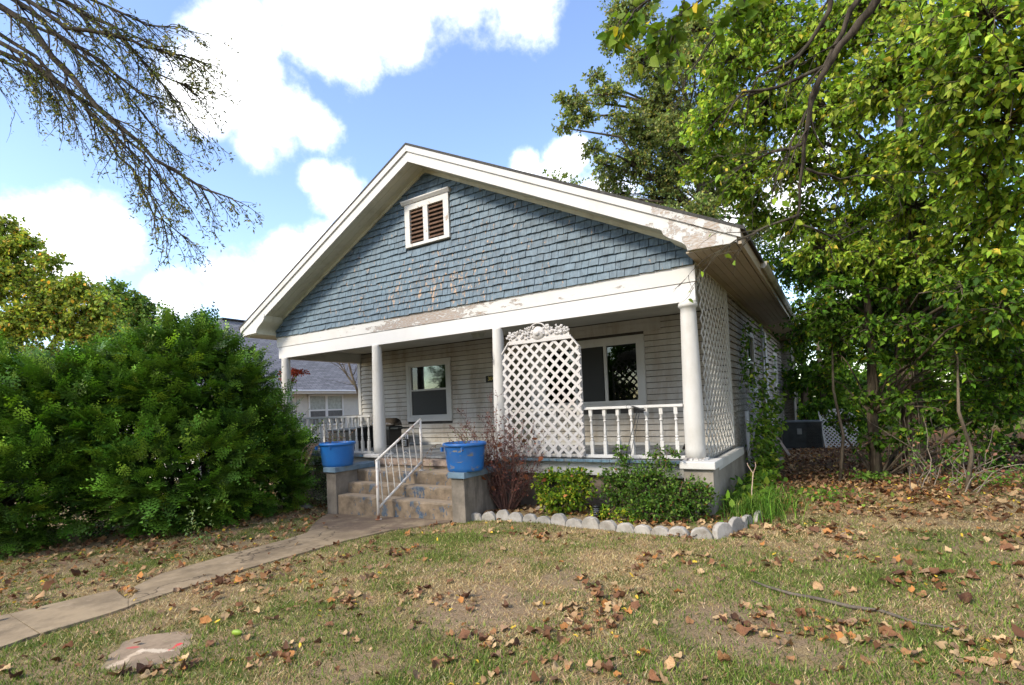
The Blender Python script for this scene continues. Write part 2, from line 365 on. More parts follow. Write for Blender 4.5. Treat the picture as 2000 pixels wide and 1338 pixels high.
def path():
    def damp(g, c):
        x, y, z = g.xyz()
        near = g.ramp(y, -2.9, -2.0)
        wet = g.m('MULTIPLY', near, g.ramp(g.noise(2.2, 6, .6, off=20), .32, .6))
        c = g.mix(g.m('MULTIPLY', wet, .8), c, (.115,.08,.06))
        vo = g.N('ShaderNodeTexVoronoi'); vo.feature = 'DISTANCE_TO_EDGE'; vo.inputs['Scale'].default_value = .75
        wp = g.N('ShaderNodeVectorMath'); wp.operation = 'ADD'; nz = g.N('ShaderNodeTexNoise'); nz.inputs['Scale'].default_value = 3; nz.inputs['Detail'].default_value = 6; g.L(g.pos(), nz.inputs['Vector'])
        sc_ = g.N('ShaderNodeVectorMath'); sc_.operation = 'SCALE'; sc_.inputs['Scale'].default_value = .45; g.L(nz.outputs['Color'], sc_.inputs[0]); g.L(g.pos(), wp.inputs[0]); g.L(sc_.outputs[0], wp.inputs[1]); g.L(wp.outputs[0], vo.inputs['Vector'])
        crack = g.m('MULTIPLY', g.m('SUBTRACT', 1.0, g.ramp(vo.outputs['Distance'], .002, .009)), g.ramp(g.noise(.8, 3, off=44), .46, .56))
        c = g.mix(g.m('MULTIPLY', crack, .85), c, (.05,.036,.025))
        return g.mix(g.m('MULTIPLY', g.ramp(g.noise(5, 8, .8, off=50), .52, .7), .5), c, (.42,.33,.23))
    cm = concrete_mat('sidewalk_concrete', (.315,.24,.15), (.19,.143,.09), 3.2, damp)
    root = tag(bpy.data.objects.new('path', None), 'narrow concrete front walk leading to the steps', kind='structure'); C.objects.link(root)
    T = PATH_TOP; B = PATH_BOT[::-1]
    parts = [(T[:3], B[:2]+[(30,1262)]), ([ (60,1196)]+T[3:9]+[(256,1152)], [(34,1262),(54,1256),(85,1242),(216,1202),(261,1184)]), (T[9:], [(264,1183),(280,1177)]+B[7:])]
    parts[0] = (T[:2]+[(16,1205)], [(-60,1284),(0,1270),(76,1244)])
    parts[1] = ([(18,1205)]+T[2:6]+[(250,1172.5)], [(78,1243),(85,1242),(216,1202),(250,1190)])
    parts[2] = ([(251,1172.5),(258,1170),(266,1158),(262,1150)]+T[9:], [(251,1190),(261,1184),(280,1177)]+[(382,1143),(470,1116),(558,1090),(675,1058),(765,1038),(878,1022),(885,1016)])
    for t, b in parts:
        poly = [gpt(*p) for p in t]+[gpt(*p) for p in b[::-1]]
        # drop duplicate neighbours and add noise-free top as triangle fan is unsafe for concave outlines: from_pydata ngon is fine
        o = slab_mesh(poly, .022, .1, cm, 'slab', root)
path()

# ------------------------------------------------------------------ materials of the house
M = {}
M['beam'] = peeling('beam_paint', amt=.5, scale=2.6, stretch=(1,1,3.0), centre=(-5.0,2.6,.19), grey=(.33,.315,.30), wood=(.27,.2,.15), dirt_amt=.22)
M['beam_low'] = peeling('lower_beam_paint', amt=.12, scale=3, dirt_amt=.12, paint=(.55,.545,.54))
M['rake'] = peeling('rake_paint', amt=.3, scale=2.4, dirt_amt=.3, centre=(.3,1.0,.185), wood=(.30,.235,.18))
M['soffit'] = peeling('soffit_paint', paint=(.52,.51,.41), amt=.35, scale=2.2, dirt=(.2,.18,.12), dirt_amt=.55, wood=(.12,.1,.07), grey=(.2,.18,.14), stretch=(1,1,2))
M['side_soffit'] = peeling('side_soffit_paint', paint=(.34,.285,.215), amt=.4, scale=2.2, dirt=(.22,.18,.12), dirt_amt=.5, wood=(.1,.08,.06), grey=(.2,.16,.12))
M['trim'] = peeling('trim_paint', amt=.12, scale=3, dirt_amt=.4, paint=(.47,.465,.44))
M['column'] = peeling('column_paint', amt=.25, scale=1.7, dirt_amt=.5, paint=(.50,.49,.465), wood=(.45,.26,.13), stretch=(2.5,2.5,.6))
M['rail'] = peeling('rail_paint', amt=.22, scale=7, dirt_amt=.35, paint=(.53,.52,.50))
M['oldrail'] = peeling('old_rail_paint', amt=.5, scale=7, dirt_amt=.6, paint=(.47,.46,.43), dirt=(.26,.24,.19), grey=(.3,.28,.25))
M['lattice'] = peeling('lattice_paint', amt=.35, scale=5, dirt_amt=.85, paint=(.47,.45,.435), dirt=(.42,.36,.32), wood=(.36,.3,.26))
M['lattice_side'] = peeling('side_lattice_paint', amt=.2, scale=5, dirt_amt=.35, paint=(.47,.46,.43), dirt=(.4,.36,.3))
def siding_mat(name, paint, dirtc, flake):
    m_, nt, b, o = mat(name); g = G(nt)
    st = g.noise(1.0, 7, .65, stretch=(1.6,1.6,.35)); f = g.noise(1.6, 8, .7, off=6)
    c = g.mix(g.m('MULTIPLY', g.ramp(st,.4,.7), .75), paint, dirtc)
    c = g.mix(g.m('MULTIPLY', g.ramp(g.noise(4,6,.7,off=3,stretch=(1,1,4)),.55,.75), .4), c, tuple(x*.6 for x in dirtc))
    p = g.noise(7 if flake>.3 else 5, 8, .75, off=9, stretch=(1,1,3)); t = .66-.16*flake
    c = g.mix(g.ramp(p, t, t+.02), c, g.mix(g.ramp(f,.4,.6),(.25,.21,.17),(.12,.1,.085)))
    g.L(c, b.inputs['Base Color']); b.inputs['Roughness'].default_value = .7; b.inputs['Specular IOR Level'].default_value = .25
    g.L(g.bump(g.m('SUBTRACT', g.noise(50,3,off=1), g.ramp(p,t,t+.02)), .3, .003), b.inputs['Normal']); return m_
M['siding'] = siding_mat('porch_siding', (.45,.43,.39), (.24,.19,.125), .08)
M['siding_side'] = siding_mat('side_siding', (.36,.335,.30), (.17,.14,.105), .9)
M['gap'] = plain('shadow_gap_sheathing', (.06,.055,.05), .9, .2, 5)  # shadow under each siding board, put into the backing's near-black colour
M['ceiling'] = plain('porch_ceiling_paint', (.42,.42,.38), .8, .1, 2, dirt=(.26,.24,.18))
M['floor_board'] = plain('porch_floor_paint', (.19,.2,.205), .6, .15, 4, dirt=(.1,.085,.07), dirt_amt=.7)
M['blue_trim'] = plain('faded_blue_paint', (.10,.17,.22), .7, .3, 12, dirt=(.2,.19,.17), dirt_amt=.8)
M['glass_dark'] = None
M['roof'] = plain('roof_shingle', (.05,.048,.045), .95, .35, 30, bump=.6)
M['metal_white'] = plain('white_pipe', (.62,.63,.64), .4, .1, 8)
M['black'] = plain('black_plastic', (.012,.012,.013), .35, .2, 10, bump=.05)
M['dark_metal'] = plain('dark_grey_metal', (.03,.035,.035), .5, .25, 6, metal=.3, dirt=(.07,.06,.05))
M['bark'] = None
def glass_mat(name, tint=(.55,.6,.55)):
    m_ = bpy.data.materials.new(name); m_.use_nodes = True; nt = m_.node_tree; nt.nodes.clear(); g = G(nt)
    o = g.N('ShaderNodeOutputMaterial'); t = g.N('ShaderNodeBsdfTransparent'); gl = g.N('ShaderNodeBsdfGlossy'); mx = g.N('ShaderNodeMixShader')
    t.inputs[0].default_value = (*tint,1); gl.inputs['Roughness'].default_value = .015; gl.inputs[0].default_value = (.9,.95,.95,1)
    fr = g.N('ShaderNodeFresnel'); fr.inputs[0].default_value = 1.5
    g.L(g.bump(g.noise(1.3,2),.04,.02), gl.inputs['Normal'])
    g.L(fr.outputs[0], mx.inputs[0]); g.L(t.outputs[0], mx.inputs[1]); g.L(gl.outputs[0], mx.inputs[2]); g.L(mx.outputs[0], o.inputs[0]); return m_
M['glass'] = glass_mat('window_glass', (.42,.46,.42))
M['screen'] = plain('dark_insect_screen', (.014,.015,.014), .6, .1, 60, bump=0)
M['curtain'] = plain('pale_curtain', (.42,.43,.40), .9, .2, 3, bump=0)
M['room'] = plain('dark_room', (.02,.02,.018), .9, .1, 1, bump=0)

# gable shingle material: blue stain worn to tan cedar
def shingle_mat():
    m_, nt, b, o = mat('blue_cedar_shingle'); g = G(nt)
    x, y, z = g.xyz()
    r = g.rnd(); tone = g.noise(3.3, 2, .5, off=31)
    grain = g.noise(26, 5, .7, stretch=(2.2,1,.22), off=5)
    blue = g.mix(g.ramp(grain,.3,.7), (.062,.098,.132), (.112,.158,.195))
    blue = g.hsv(blue, .5, 1.0, g.m('ADD', .8, g.m('MULTIPLY', g.attrf('shade'), .45)) if False else g.m('ADD', .74, g.m('ADD', g.m('MULTIPLY', r, .24), g.m('MULTIPLY', g.ramp(g.noise(7.5, 1, .5, off=61), .35, .65), .28))))
    blue = g.mix(g.m('MULTIPLY', g.ramp(g.noise(1.0,5,.6,off=8),.45,.7), .35), blue, (.13,.2,.25))
    # worn area: low and central part of the gable
    cx = g.m('SUBTRACT', 1.0, g.m('DIVIDE', g.m('ABSOLUTE', g.m('ADD', x, 4.9)), 3.6), clamp=True)
    cz = g.m('SUBTRACT', 1.0, g.m('DIVIDE', g.m('ABSOLUTE', g.m('SUBTRACT', z, 4.0)), 1.5), clamp=True)
    worn = g.m('MULTIPLY', g.m('MULTIPLY', cx, cz), .10)
    pn = g.m('ADD', g.noise(11, 7, .72, stretch=(1.6,1,.55), off=14), worn)
    pn = g.m('ADD', pn, g.m('MULTIPLY', g.m('SUBTRACT', g.noise(2.2,4,.6,off=3),.5), .1))
    peel = g.ramp(pn, .64, .665)
    tan = g.mix(g.ramp(g.noise(50,3,.6,off=2),.4,.6), (.42,.29,.19), (.25,.19,.15))
    crack = g.ramp(g.noise(30, 3, .6, stretch=(3.5,1,.18), off=22), .68, .74)
    c = g.mix(peel, blue, tan); c = g.mix(g.m('MULTIPLY', crack, .75), c, (.025,.04,.055))
    g.L(c, b.inputs['Base Color']); b.inputs['Roughness'].default_value = .6; b.inputs['Specular IOR Level'].default_value = .35
    h = g.m('SUBTRACT', g.m('ADD', grain, 0.0), g.m('ADD', peel, crack))
    g.L(g.bump(h, .5, .004), b.inputs['Normal']); return m_
M['shingle'] = shingle_mat()

# ------------------------------------------------------------------ the house
XL, XR = -9.80, .12
XM = (XL+XR)/2
FZ = .76            # porch floor
YB = 2.45           # wall behind the porch
house = thing('house', 'old white clapboard bungalow with blue shingled front gable and open porch', 'house', (XM, 0, -.15))
def part(mb, name, mt, parent=house, **k): return mb.build(name, mt, parent, **k)
def piece(name, me, parent, loc, scale=None, rot=None):
    o = link(name, me, parent, loc)
    if scale: o.scale = scale
    if rot: o.rotation_euler = rot
    return o

# -- gable wall and its shingles
SL = .548                                     # slope of the wall-soffit line
def rake_z(x): return 6.335 - .497*abs(x-XM)   # underside of the sloped soffit at the wall
def gable():
    mb = MB(); zb = 3.58
    xl, xr = XL+.02, XR-.02
    mb.prism([(xl,zb),(xr,zb),(xr,rake_z(xr)+.02),(XM,6.35),(xl,rake_z(xl)+.02)], 1, .012, .1)
    wall = part(mb, 'gable_wall', plain('gable_sheathing', (.03,.045,.06), .9, .1))
    metas = []
    for k in range(6):
        s = MB(); r = random.Random(k)
        j = [r.uniform(-.05,.05) for _ in range(3)]
        # unit shingle: x -0.5..0.5, z 0..1 (height), thickness tapers to the top; lower edge slightly ragged
        y0 = -.030-r.random()*.010
        vs = [(-.49, y0, j[0]*.8),(-.16,y0-.002, j[1]*.8),(.2,y0+.001, j[2]*.8),(.49,y0,j[0]*-.6),
              (-.49,.008,j[0]*.8),(-.16,.008,j[1]*.8),(.2,.008,j[2]*.8),(.49,.008,j[0]*-.6),
              (-.49,-.002,1.12),(-.16,-.002,1.12),(.2,-.002,1.12),(.49,-.002,1.12)]
        fs = [(0,1,9,8),(1,2,10,9),(2,3,11,10),(0,4,5,1),(1,5,6,2),(2,6,7,3),(0,8,4),(3,7,11)]
        s.add(vs, fs); metas.append(s.mesh('shingle', M['shingle']))
    vent = (-5.40,-4.25,4.87,5.80)
    items = []; ch = .126; row = 0; z = 3.565
    r = random.Random(5)
    while z < 6.3:
        half = (6.335-z)/.497
        x0 = max(XL+.01, XM-half-.04); x1 = min(XR-.01, XM+half+.04)
        x = x0 - r.random()*.05
        while x < x1:
            w = r.choice((.08,.1,.12,.14,.17,.2,.23,.15)); a, b = max(x, x0), min(x+w, x1); x += w
            if b-a < .03: continue
            # cut the pieces at the rake: lower the height
            zt = (rake_z(a)+rake_z(b))/2 + .05
            h = min(ch, zt-z)
            if h < .03: continue
            spans = [(a,b)]
            if z+ch*.9 > vent[2] and z < vent[3]-.01:
                spans = [(a,min(b,vent[0])), (max(a,vent[1]),b)]
                spans = [q for q in spans if q[1]-q[0] > .02]
            for q in spans: items.append((q[0],q[1],z,h,r.random()))
        z += ch; row += 1
    items.sort(key=lambda q: np.linalg.norm(np.array([(q[0]+q[1])/2,0,q[2]])-CAM)/(q[1]-q[0])**.3)
    for a,b,z,h,q in items[:290]:
        piece('shingle', metas[int(q*5.99)], wall, ((a+b)/2, -.0, z+(q-.5)*.010), (b-a-.005, 1, h), (rad((q-.5)*1.6), rad((q*7%1-.5)*1.6), 0))
    rest = MB()
    for a,b,z,h,q in items[290:]:
        j = (q-.5)*.014; t = -.030-q*.010; w2 = .003
        rest.add([(a+w2,t,z+j),(b-w2,t,z+j+(q*5%1-.5)*.012),(b-w2,.008,z+j),(a+w2,.008,z+j),(a+w2,-.002,z+h*1.1),(b-w2,-.002,z+h*1.1)],
                 [(0,1,5,4),(0,3,2,1),(0,4,3),(1,2,5)])
    tag(part(rest, 'shingles', M['shingle'], wall), kind='stuff')
    # louvred vent
    vt = peeling('vent_frame_paint', amt=.55, scale=6, dirt_amt=.2, wood=(.3,.2,.13))
    x0,x1,z0,z1 = -5.38,-4.26,4.88,5.74
    f = MB(); f.box(x0,x0+.13,-.06,.02,z0+.06,z1-.12); f.box(x1-.13,x1,-.06,.02,z0+.06,z1-.12); f.box(x0,x1,-.058,.02,z1-.12,z1); f.box(x0,x1,-.062,.02,z0,z0+.06)
    xm=(x0+x1)/2-.02; f.box(xm-.06,xm+.06,-.057,.02,z0+.06,z1-.12)
    fr = part(f, 'vent_window', vt, house, bevel=.004)
    part(MB().prism([(-.058,z1),(-.075,z1),(-.12,z1+.05),(-.12,z1+.07),(.02,z1+.07),(.02,z1)], 0, x0-.05, x1+.05), 'window_head', vt, fr)
    brown = plain('louvre_wood', (.095,.05,.03), .7, .35, 12)
    dark = plain('vent_dark', (.02,.012,.008), .9)
    for a, b in ((x0+.13, xm-.06),(xm+.06, x1-.13)):
        part(MB().box(a,b,-.005,.015,z0+.06,z1-.12), 'louvre_back', dark, fr)
        nz = 8
        sm = MB().hexa([(a+.008,-.046,-.012),(b-.008,-.046,-.012),(b-.008,-.008,.03),(a+.008,-.008,.03),(a+.008,-.049,-.002),(b-.008,-.049,-.002),(b-.008,-.011,.041),(a+.008,-.011,.041)]).mesh('slat', brown)
        for i in range(nz): piece('slat', sm, fr, (0,0,z0+.1+i*(z1-z0-.2)/nz))
gable()

# -- roof, rakes, cornice returns, soffits
OV = .5; YE = 14.5
EXR, EXL = .82, -10.45
def roofz(x): return 6.62 - .5*abs(x-XM)
def roof():
    t = .045
    for s, ex in ((1,EXR+.05),(-1,EXL-.05)):
        mb = MB(); z0 = roofz(XM); z1 = roofz(ex)
        mb.hexa([(XM,-OV-.04,z0-.0),(ex,-OV-.04,z1),(ex,YE,z1),(XM,YE,z0),(XM,-OV-.04,z0+t),(ex,-OV-.04,z1+t),(ex,YE,z1+t),(XM,YE,z0+t)])
        part(mb, 'roof', M['roof'])
    # solid attic body closes the roof from below / behind
    part(MB().prism([(XL,3.6),(XR,3.6),(XR,roofz(XR)-.03),(XM,6.55),(XL,roofz(XL)-.03)], 1, .1, YE-.3), 'attic', M['soffit'])
    for s, ex in ((1,EXR),(-1,EXL)):
        w = .11
        # crown strip on top, fascia board below
        a, b = XM, ex
        c1 = MB(); c1.hexa([(a,-OV-.03,roofz(a)-w),(b,-OV-.03,roofz(b)-w),(b,-OV+.02,roofz(b)-w),(a,-OV+.02,roofz(a)-w),(a,-OV-.035,roofz(a)-.002),(b,-OV-.035,roofz(b)-.002),(b,-OV+.02,roofz(b)-.002),(a,-OV+.02,roofz(a)-.002)])
        part(c1, 'rake_moulding', M['rake'])
        xe = ex - s*.05
        lo = lambda x: roofz(x)-.30
        x_cut = XM + s*(6.32-3.63)/.5
        f = MB(); P = [(a,roofz(a)-w),(a,lo(a)),(x_cut,3.63),(xe,3.63),(xe,roofz(xe)-w)]
        if s < 0: P = P[::-1]
        f.prism(P, 1, -OV, -OV+.03); part(f, 'rake_fascia', M['rake'])
        # sloped soffit boards between fascia and wall
        n = 3; y0, y1 = -OV+.03, .0
        for i in range(n):
            ya, yb = y0+(y1-y0)*i/n+.002, y0+(y1-y0)*(i+1)/n-.002
            xq = XM + s*(6.30-3.66)/.5
            mb = MB(); za, zb = roofz(a)-.27, roofz(xq)-.27
            mb.hexa([(a,ya,za),(xq,ya,zb),(xq,yb,zb),(a,yb,za),(a,ya,za+.02),(xq,ya,zb+.02),(xq,yb,zb+.02),(a,yb,za+.02)])
            part(mb, 'soffit_board', M['soffit'])
        # frieze strip along the top of the gable wall
        mb = MB(); xq = XM+s*4.75
        mb.hexa([(a,-.045,roofz(a)-.34),(xq,-.045,roofz(xq)-.34),(xq,-.0,roofz(xq)-.34),(a,-.0,roofz(a)-.34),(a,-.045,roofz(a)-.27),(xq,-.045,roofz(xq)-.27),(xq,0,roofz(xq)-.27),(a,0,roofz(a)-.27)])
        part(mb, 'frieze_strip', M['soffit'])
        # cornice return: S-curved end
        edge = XR if s > 0 else XL
        X = lambda d: edge + s*d
        curve = []
        p0 = (X(-.30), roofz(X(-.30))-.29); p1 = (X(.03), 3.64)
        for i in range(11):
            t_ = i/10; cx = p0[0]+(p1[0]-p0[0])*t_; k = t_ + .13*math.sin(2*math.pi*t_)
            curve.append((cx - s*.05*math.sin(2*math.pi*t_), p0[1]+(p1[1]-p0[1])*t_))
        P = curve+[(ex-s*.22, 3.632),(ex-s*.22, roofz(ex-s*.22)-.2),(p0[0], p0[1]+.05)]
        f = MB().prism(P, 1, -OV-.012, -OV+.002); part(f, 'cornice_face', M['rake'])
        f = MB().prism(P, 1, -OV+.002, 0.03); part(f, 'cornice_return', M['soffit'])
    # side soffits (boards run along the eave), fascia and gutter
    for s, edge, ex, mt in ((1,XR,EXR,M['side_soffit']),(-1,XL,EXL,M['soffit'])):
        n = 6
        for i in range(n):
            a = edge+s*(.0+(abs(ex-edge)-.06)*i/n); b = edge+s*((abs(ex-edge)-.06)*(i+1)/n-.006)
            part(MB().box(min(a,b),max(a,b),-OV+.04,YE-.05,3.615+.002*(i%2),3.635), 'soffit_board', mt)
        part(MB().box(min(ex,ex-s*.05),max(ex,ex-s*.05),-OV+.03,YE-.05,3.61,roofz(ex)-.01), 'fascia', mt)
        part(MB().prism([(ex,3.70),(ex+s*.05,3.68),(ex+s*.09,3.72),(ex+s*.1,3.79),(ex+s*.09,3.79),(ex,3.78)], 1, 1.5, YE-.3), 'gutter', plain('gutter_metal', (.33,.31,.27), .6, .3, 5, dirt=(.08,.06,.04)))
    part(MB().box(EXR-.02,EXR+.16,8.9,10.4,3.60,3.66), 'gutter_patch', M['metal_white'])
roof()

# -- porch beam
def beam():
    part(MB().box(XL,XR,0,.05,3.325,3.565), 'beam_board', M['beam'])
    part(MB().box(XL+.05,XR-.01,.012,.05,3.05,3.315), 'beam_board', M['beam_low'])
    part(MB().box(XL+.07,XR-.03,.05,.24,3.06,3.57), 'beam_core', M['ceiling'])
    part(MB().box(XL+.05,XL+.22,.24,YB,3.04,3.5), 'side_beam', M['ceiling'])
    part(MB().box(XR-.2,XR-.02,.24,YB,3.3,3.57), 'side_beam', M['ceiling'])
    for i in range(9):   # ceiling boards
        a = .24+(YB-.24)*i/9
        part(MB().box(XL+.22,XR-.2,a+.002,a+(YB-.24)/9-.003,3.29,3.31+.002*(i%2)), 'ceiling_board', M['ceiling'])
beam()

# -- wall behind the porch
WL = (-7.86,-6.36,1.35,2.93)      # left window, outer casing
DR = (-4.78,-3.98,FZ,2.80)        # door behind the trellis
WR = (-3.86,-1.44,1.50,2.97)      # right window
def wall_rows(x0,x1,z0,z1,holes,ex=.118,y=YB,seed=0):
    r = random.Random(seed); z = z0; out = []
    while z < z1-.01:
        h = min(ex, z1-z); segs = [(x0,x1)]
        for a,b,c,d in holes:
            if z+h > c+.004 and z < d-.004:
                segs = [q for s0,s1 in segs for q in ((s0,min(s1,a)),(max(s0,b),s1)) if q[1]-q[0] > .02]
        for s0,s1 in segs:
            if s1-s0 > 3.2 and r.random() < .7:
                c = r.uniform(s0+.8,s1-.8); out += [(s0,c-.001,z,h),(c+.002,s1,z,h)]
            else: out.append((s0,s1,z,h))
        z += ex
    return out
def porch_wall():
    mb = MB(); y0, y1 = YB+.02, YB+.12; x0, x1 = XL+.1, XR-.02
    xs = sorted({x0,x1,WL[0]+.1,WL[1]-.1,DR[0]+.08,DR[1]-.08,WR[0]+.1,WR[1]-.1})
    holes = [(a+.1 if a!=DR[0] else a+.08, b-.1 if b!=DR[1] else b-.08, c+(.1 if c>1 else 0), d-.1) for a,b,c,d in (WL,DR,WR)]
    for a, b in zip(xs[:-1], xs[1:]):
        zz = [(FZ,3.6)]
        for h in holes:
            if a >= h[0]-.001 and b <= h[1]+.001: zz = [(FZ,h[2]),(h[3],3.6)]
        for c, d in zz:
            if d-c > .01: mb.box(a,b,y0,y1,c,d)
    wall = part(mb, 'porch_wall', M['gap'])
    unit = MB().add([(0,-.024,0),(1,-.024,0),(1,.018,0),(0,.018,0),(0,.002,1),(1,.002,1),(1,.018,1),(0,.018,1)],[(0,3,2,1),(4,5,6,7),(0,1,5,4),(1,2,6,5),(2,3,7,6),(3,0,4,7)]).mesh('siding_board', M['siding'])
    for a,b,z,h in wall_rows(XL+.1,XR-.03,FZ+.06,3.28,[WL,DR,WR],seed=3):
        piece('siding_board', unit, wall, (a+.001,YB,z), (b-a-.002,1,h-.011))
    part(MB().box(XL+.08,XL+.19,YB-.03,YB+.3,FZ,3.28), 'corner_board', M['trim'])
    part(MB().box(XL+.1,XR-.03,YB-.02,YB,FZ,FZ+.055), 'base_board', M['trim'])
    # header boards above windows
    part(MB().box(-4.0,-1.1,YB-.018,YB-.001,3.03,3.27), 'header_board', M['siding'])
def window(x0,x1,z0,z1,name='window',mull=None,double=False,y=YB,screen=True):
    f = MB(); w = .11; d = .04
    f.box(x0,x0+w,y-d,y+.06,z0+w,z1-w); f.box(x1-w,x1,y-d,y+.06,z0+w,z1-w); f.box(x0,x1,y-d+.003,y+.06,z1-w,z1); f.box(x0-.0,x1+.0,y-d-.004,y+.06,z0,z0+w)
    wn = part(f, name, M['trim'], house, bevel=.004)
    a, b, c, e = x0+w, x1-w, z0+w, z1-w; s = .055
    sf = MB(); sf.box(a,a+s,y-.03,y+.03,c+s,e-s); sf.box(b-s,b,y-.03,y+.03,c+s,e-s); sf.box(a,b,y-.028,y+.03,e-s,e); sf.box(a,b,y-.032,y+.03,c,c+s)
    if double: zm = (c+e)/2+.02; sf.box(a+s,b-s,y-.034,y+.02,zm-.022,zm+.022)
    for mx in (mull or []): sf.box(mx-.03,mx+.03,y-.033,y+.03,c+s,e-s)
    part(sf, 'sash', M['trim'], wn, bevel=.003)
    xs = [a+s]+[m_ for m_ in (mull or [])]+[b-s]; zs = [(c+s,e-s)] if not double else [(c+s,zm-.02),(zm+.02,e-s)]
    for i in range(len(xs)-1):
        for za, zb in zs: part(MB().box(xs[i]-.01,xs[i+1]+.01,y+.008,y+.013,za-.005,zb+.005), 'pane', M['glass'], wn)
    return wn, (a,b,c,e)
def room(x0,x1,y0,y1,z0,z1,parent=house):
    mb = MB(); v = [(x0,y0,z0),(x1,y0,z0),(x1,y1,z0),(x0,y1,z0),(x0,y0,z1),(x1,y0,z1),(x1,y1,z1),(x0,y1,z1)]
    mb.add(v, [(0,3,2,1),(4,5,6,7),(1,2,6,5),(2,3,7,6),(3,0,4,7)])
    return part(mb, 'dark_room', M['room'], parent)
porch_wall()
wl, g_ = window(*WL, double=True)
a,b,c,e = g_
room(a-.3,b+.3,YB+.12,YB+1.5,c-.2,e+.2)
cv = MB()   # pleated curtain behind the upper sash
n = 40
for i in range(n):
    t0, t1 = i/n, (i+1)/n; xa = a+(b-a)*t0; xb = a+(b-a)*t1
    ya = YB+.14+.02*math.sin(i*1.3); yb = YB+.14+.02*math.sin((i+1)*1.3)
    cv.add([(xa,ya,c),(xb,yb,c),(xb,yb,e),(xa,ya,e)], [(0,1,2,3)])
part(cv, 'curtain', M['curtain'], wl)
part(MB().box(a+.05,b-.05,YB-.012,YB-.01,c+.05,(c+e)/2), 'insect_screen', M['screen'], wl)
wr, g_ = window(*WR, mull=[-2.27,-2.95])
a,b,c,e = g_
room(a-.2,b+.2,YB+.12,YB+4,c-.2,e+.3)
part(MB().box(-2.9,-2.32,YB-.012,YB-.01,c+.05,e-.05), 'insect_screen', M['screen'], wr)
bl = MB().box(0,1,0,.02,0,.002).mesh('blind_slat', plain('blind_slat_grey', (.05,.05,.045), .7))
for i in range(26): piece('blind_slat', bl, wr, (-2.23,YB+.06,c+.1+i*.045), (.62,1,1))
# door behind the trellis
dm = plain('dull_olive_door', (.085,.085,.055), .5, .15, 5)
dr = part(MB().box(DR[0]+.08,DR[1]-.08,YB+.0,YB+.03,FZ,DR[3]-.1), 'door', dm)
f = MB(); f.box(DR[0],DR[0]+.09,YB-.035,YB+.05,FZ,DR[3]-.1); f.box(DR[1]-.09,DR[1],YB-.035,YB+.05,FZ,DR[3]-.1); f.box(DR[0],DR[1],YB-.038,YB+.05,DR[3]-.1,DR[3])
part(f, 'door_frame', M['trim'], dr)
part(MB().lathe([(.0,0),(.03,.0),(.03,.03),(.0,.045)],12,(DR[0]+.16,YB-.03,FZ+.95)), 'door_knob', M['dark_metal'], dr)

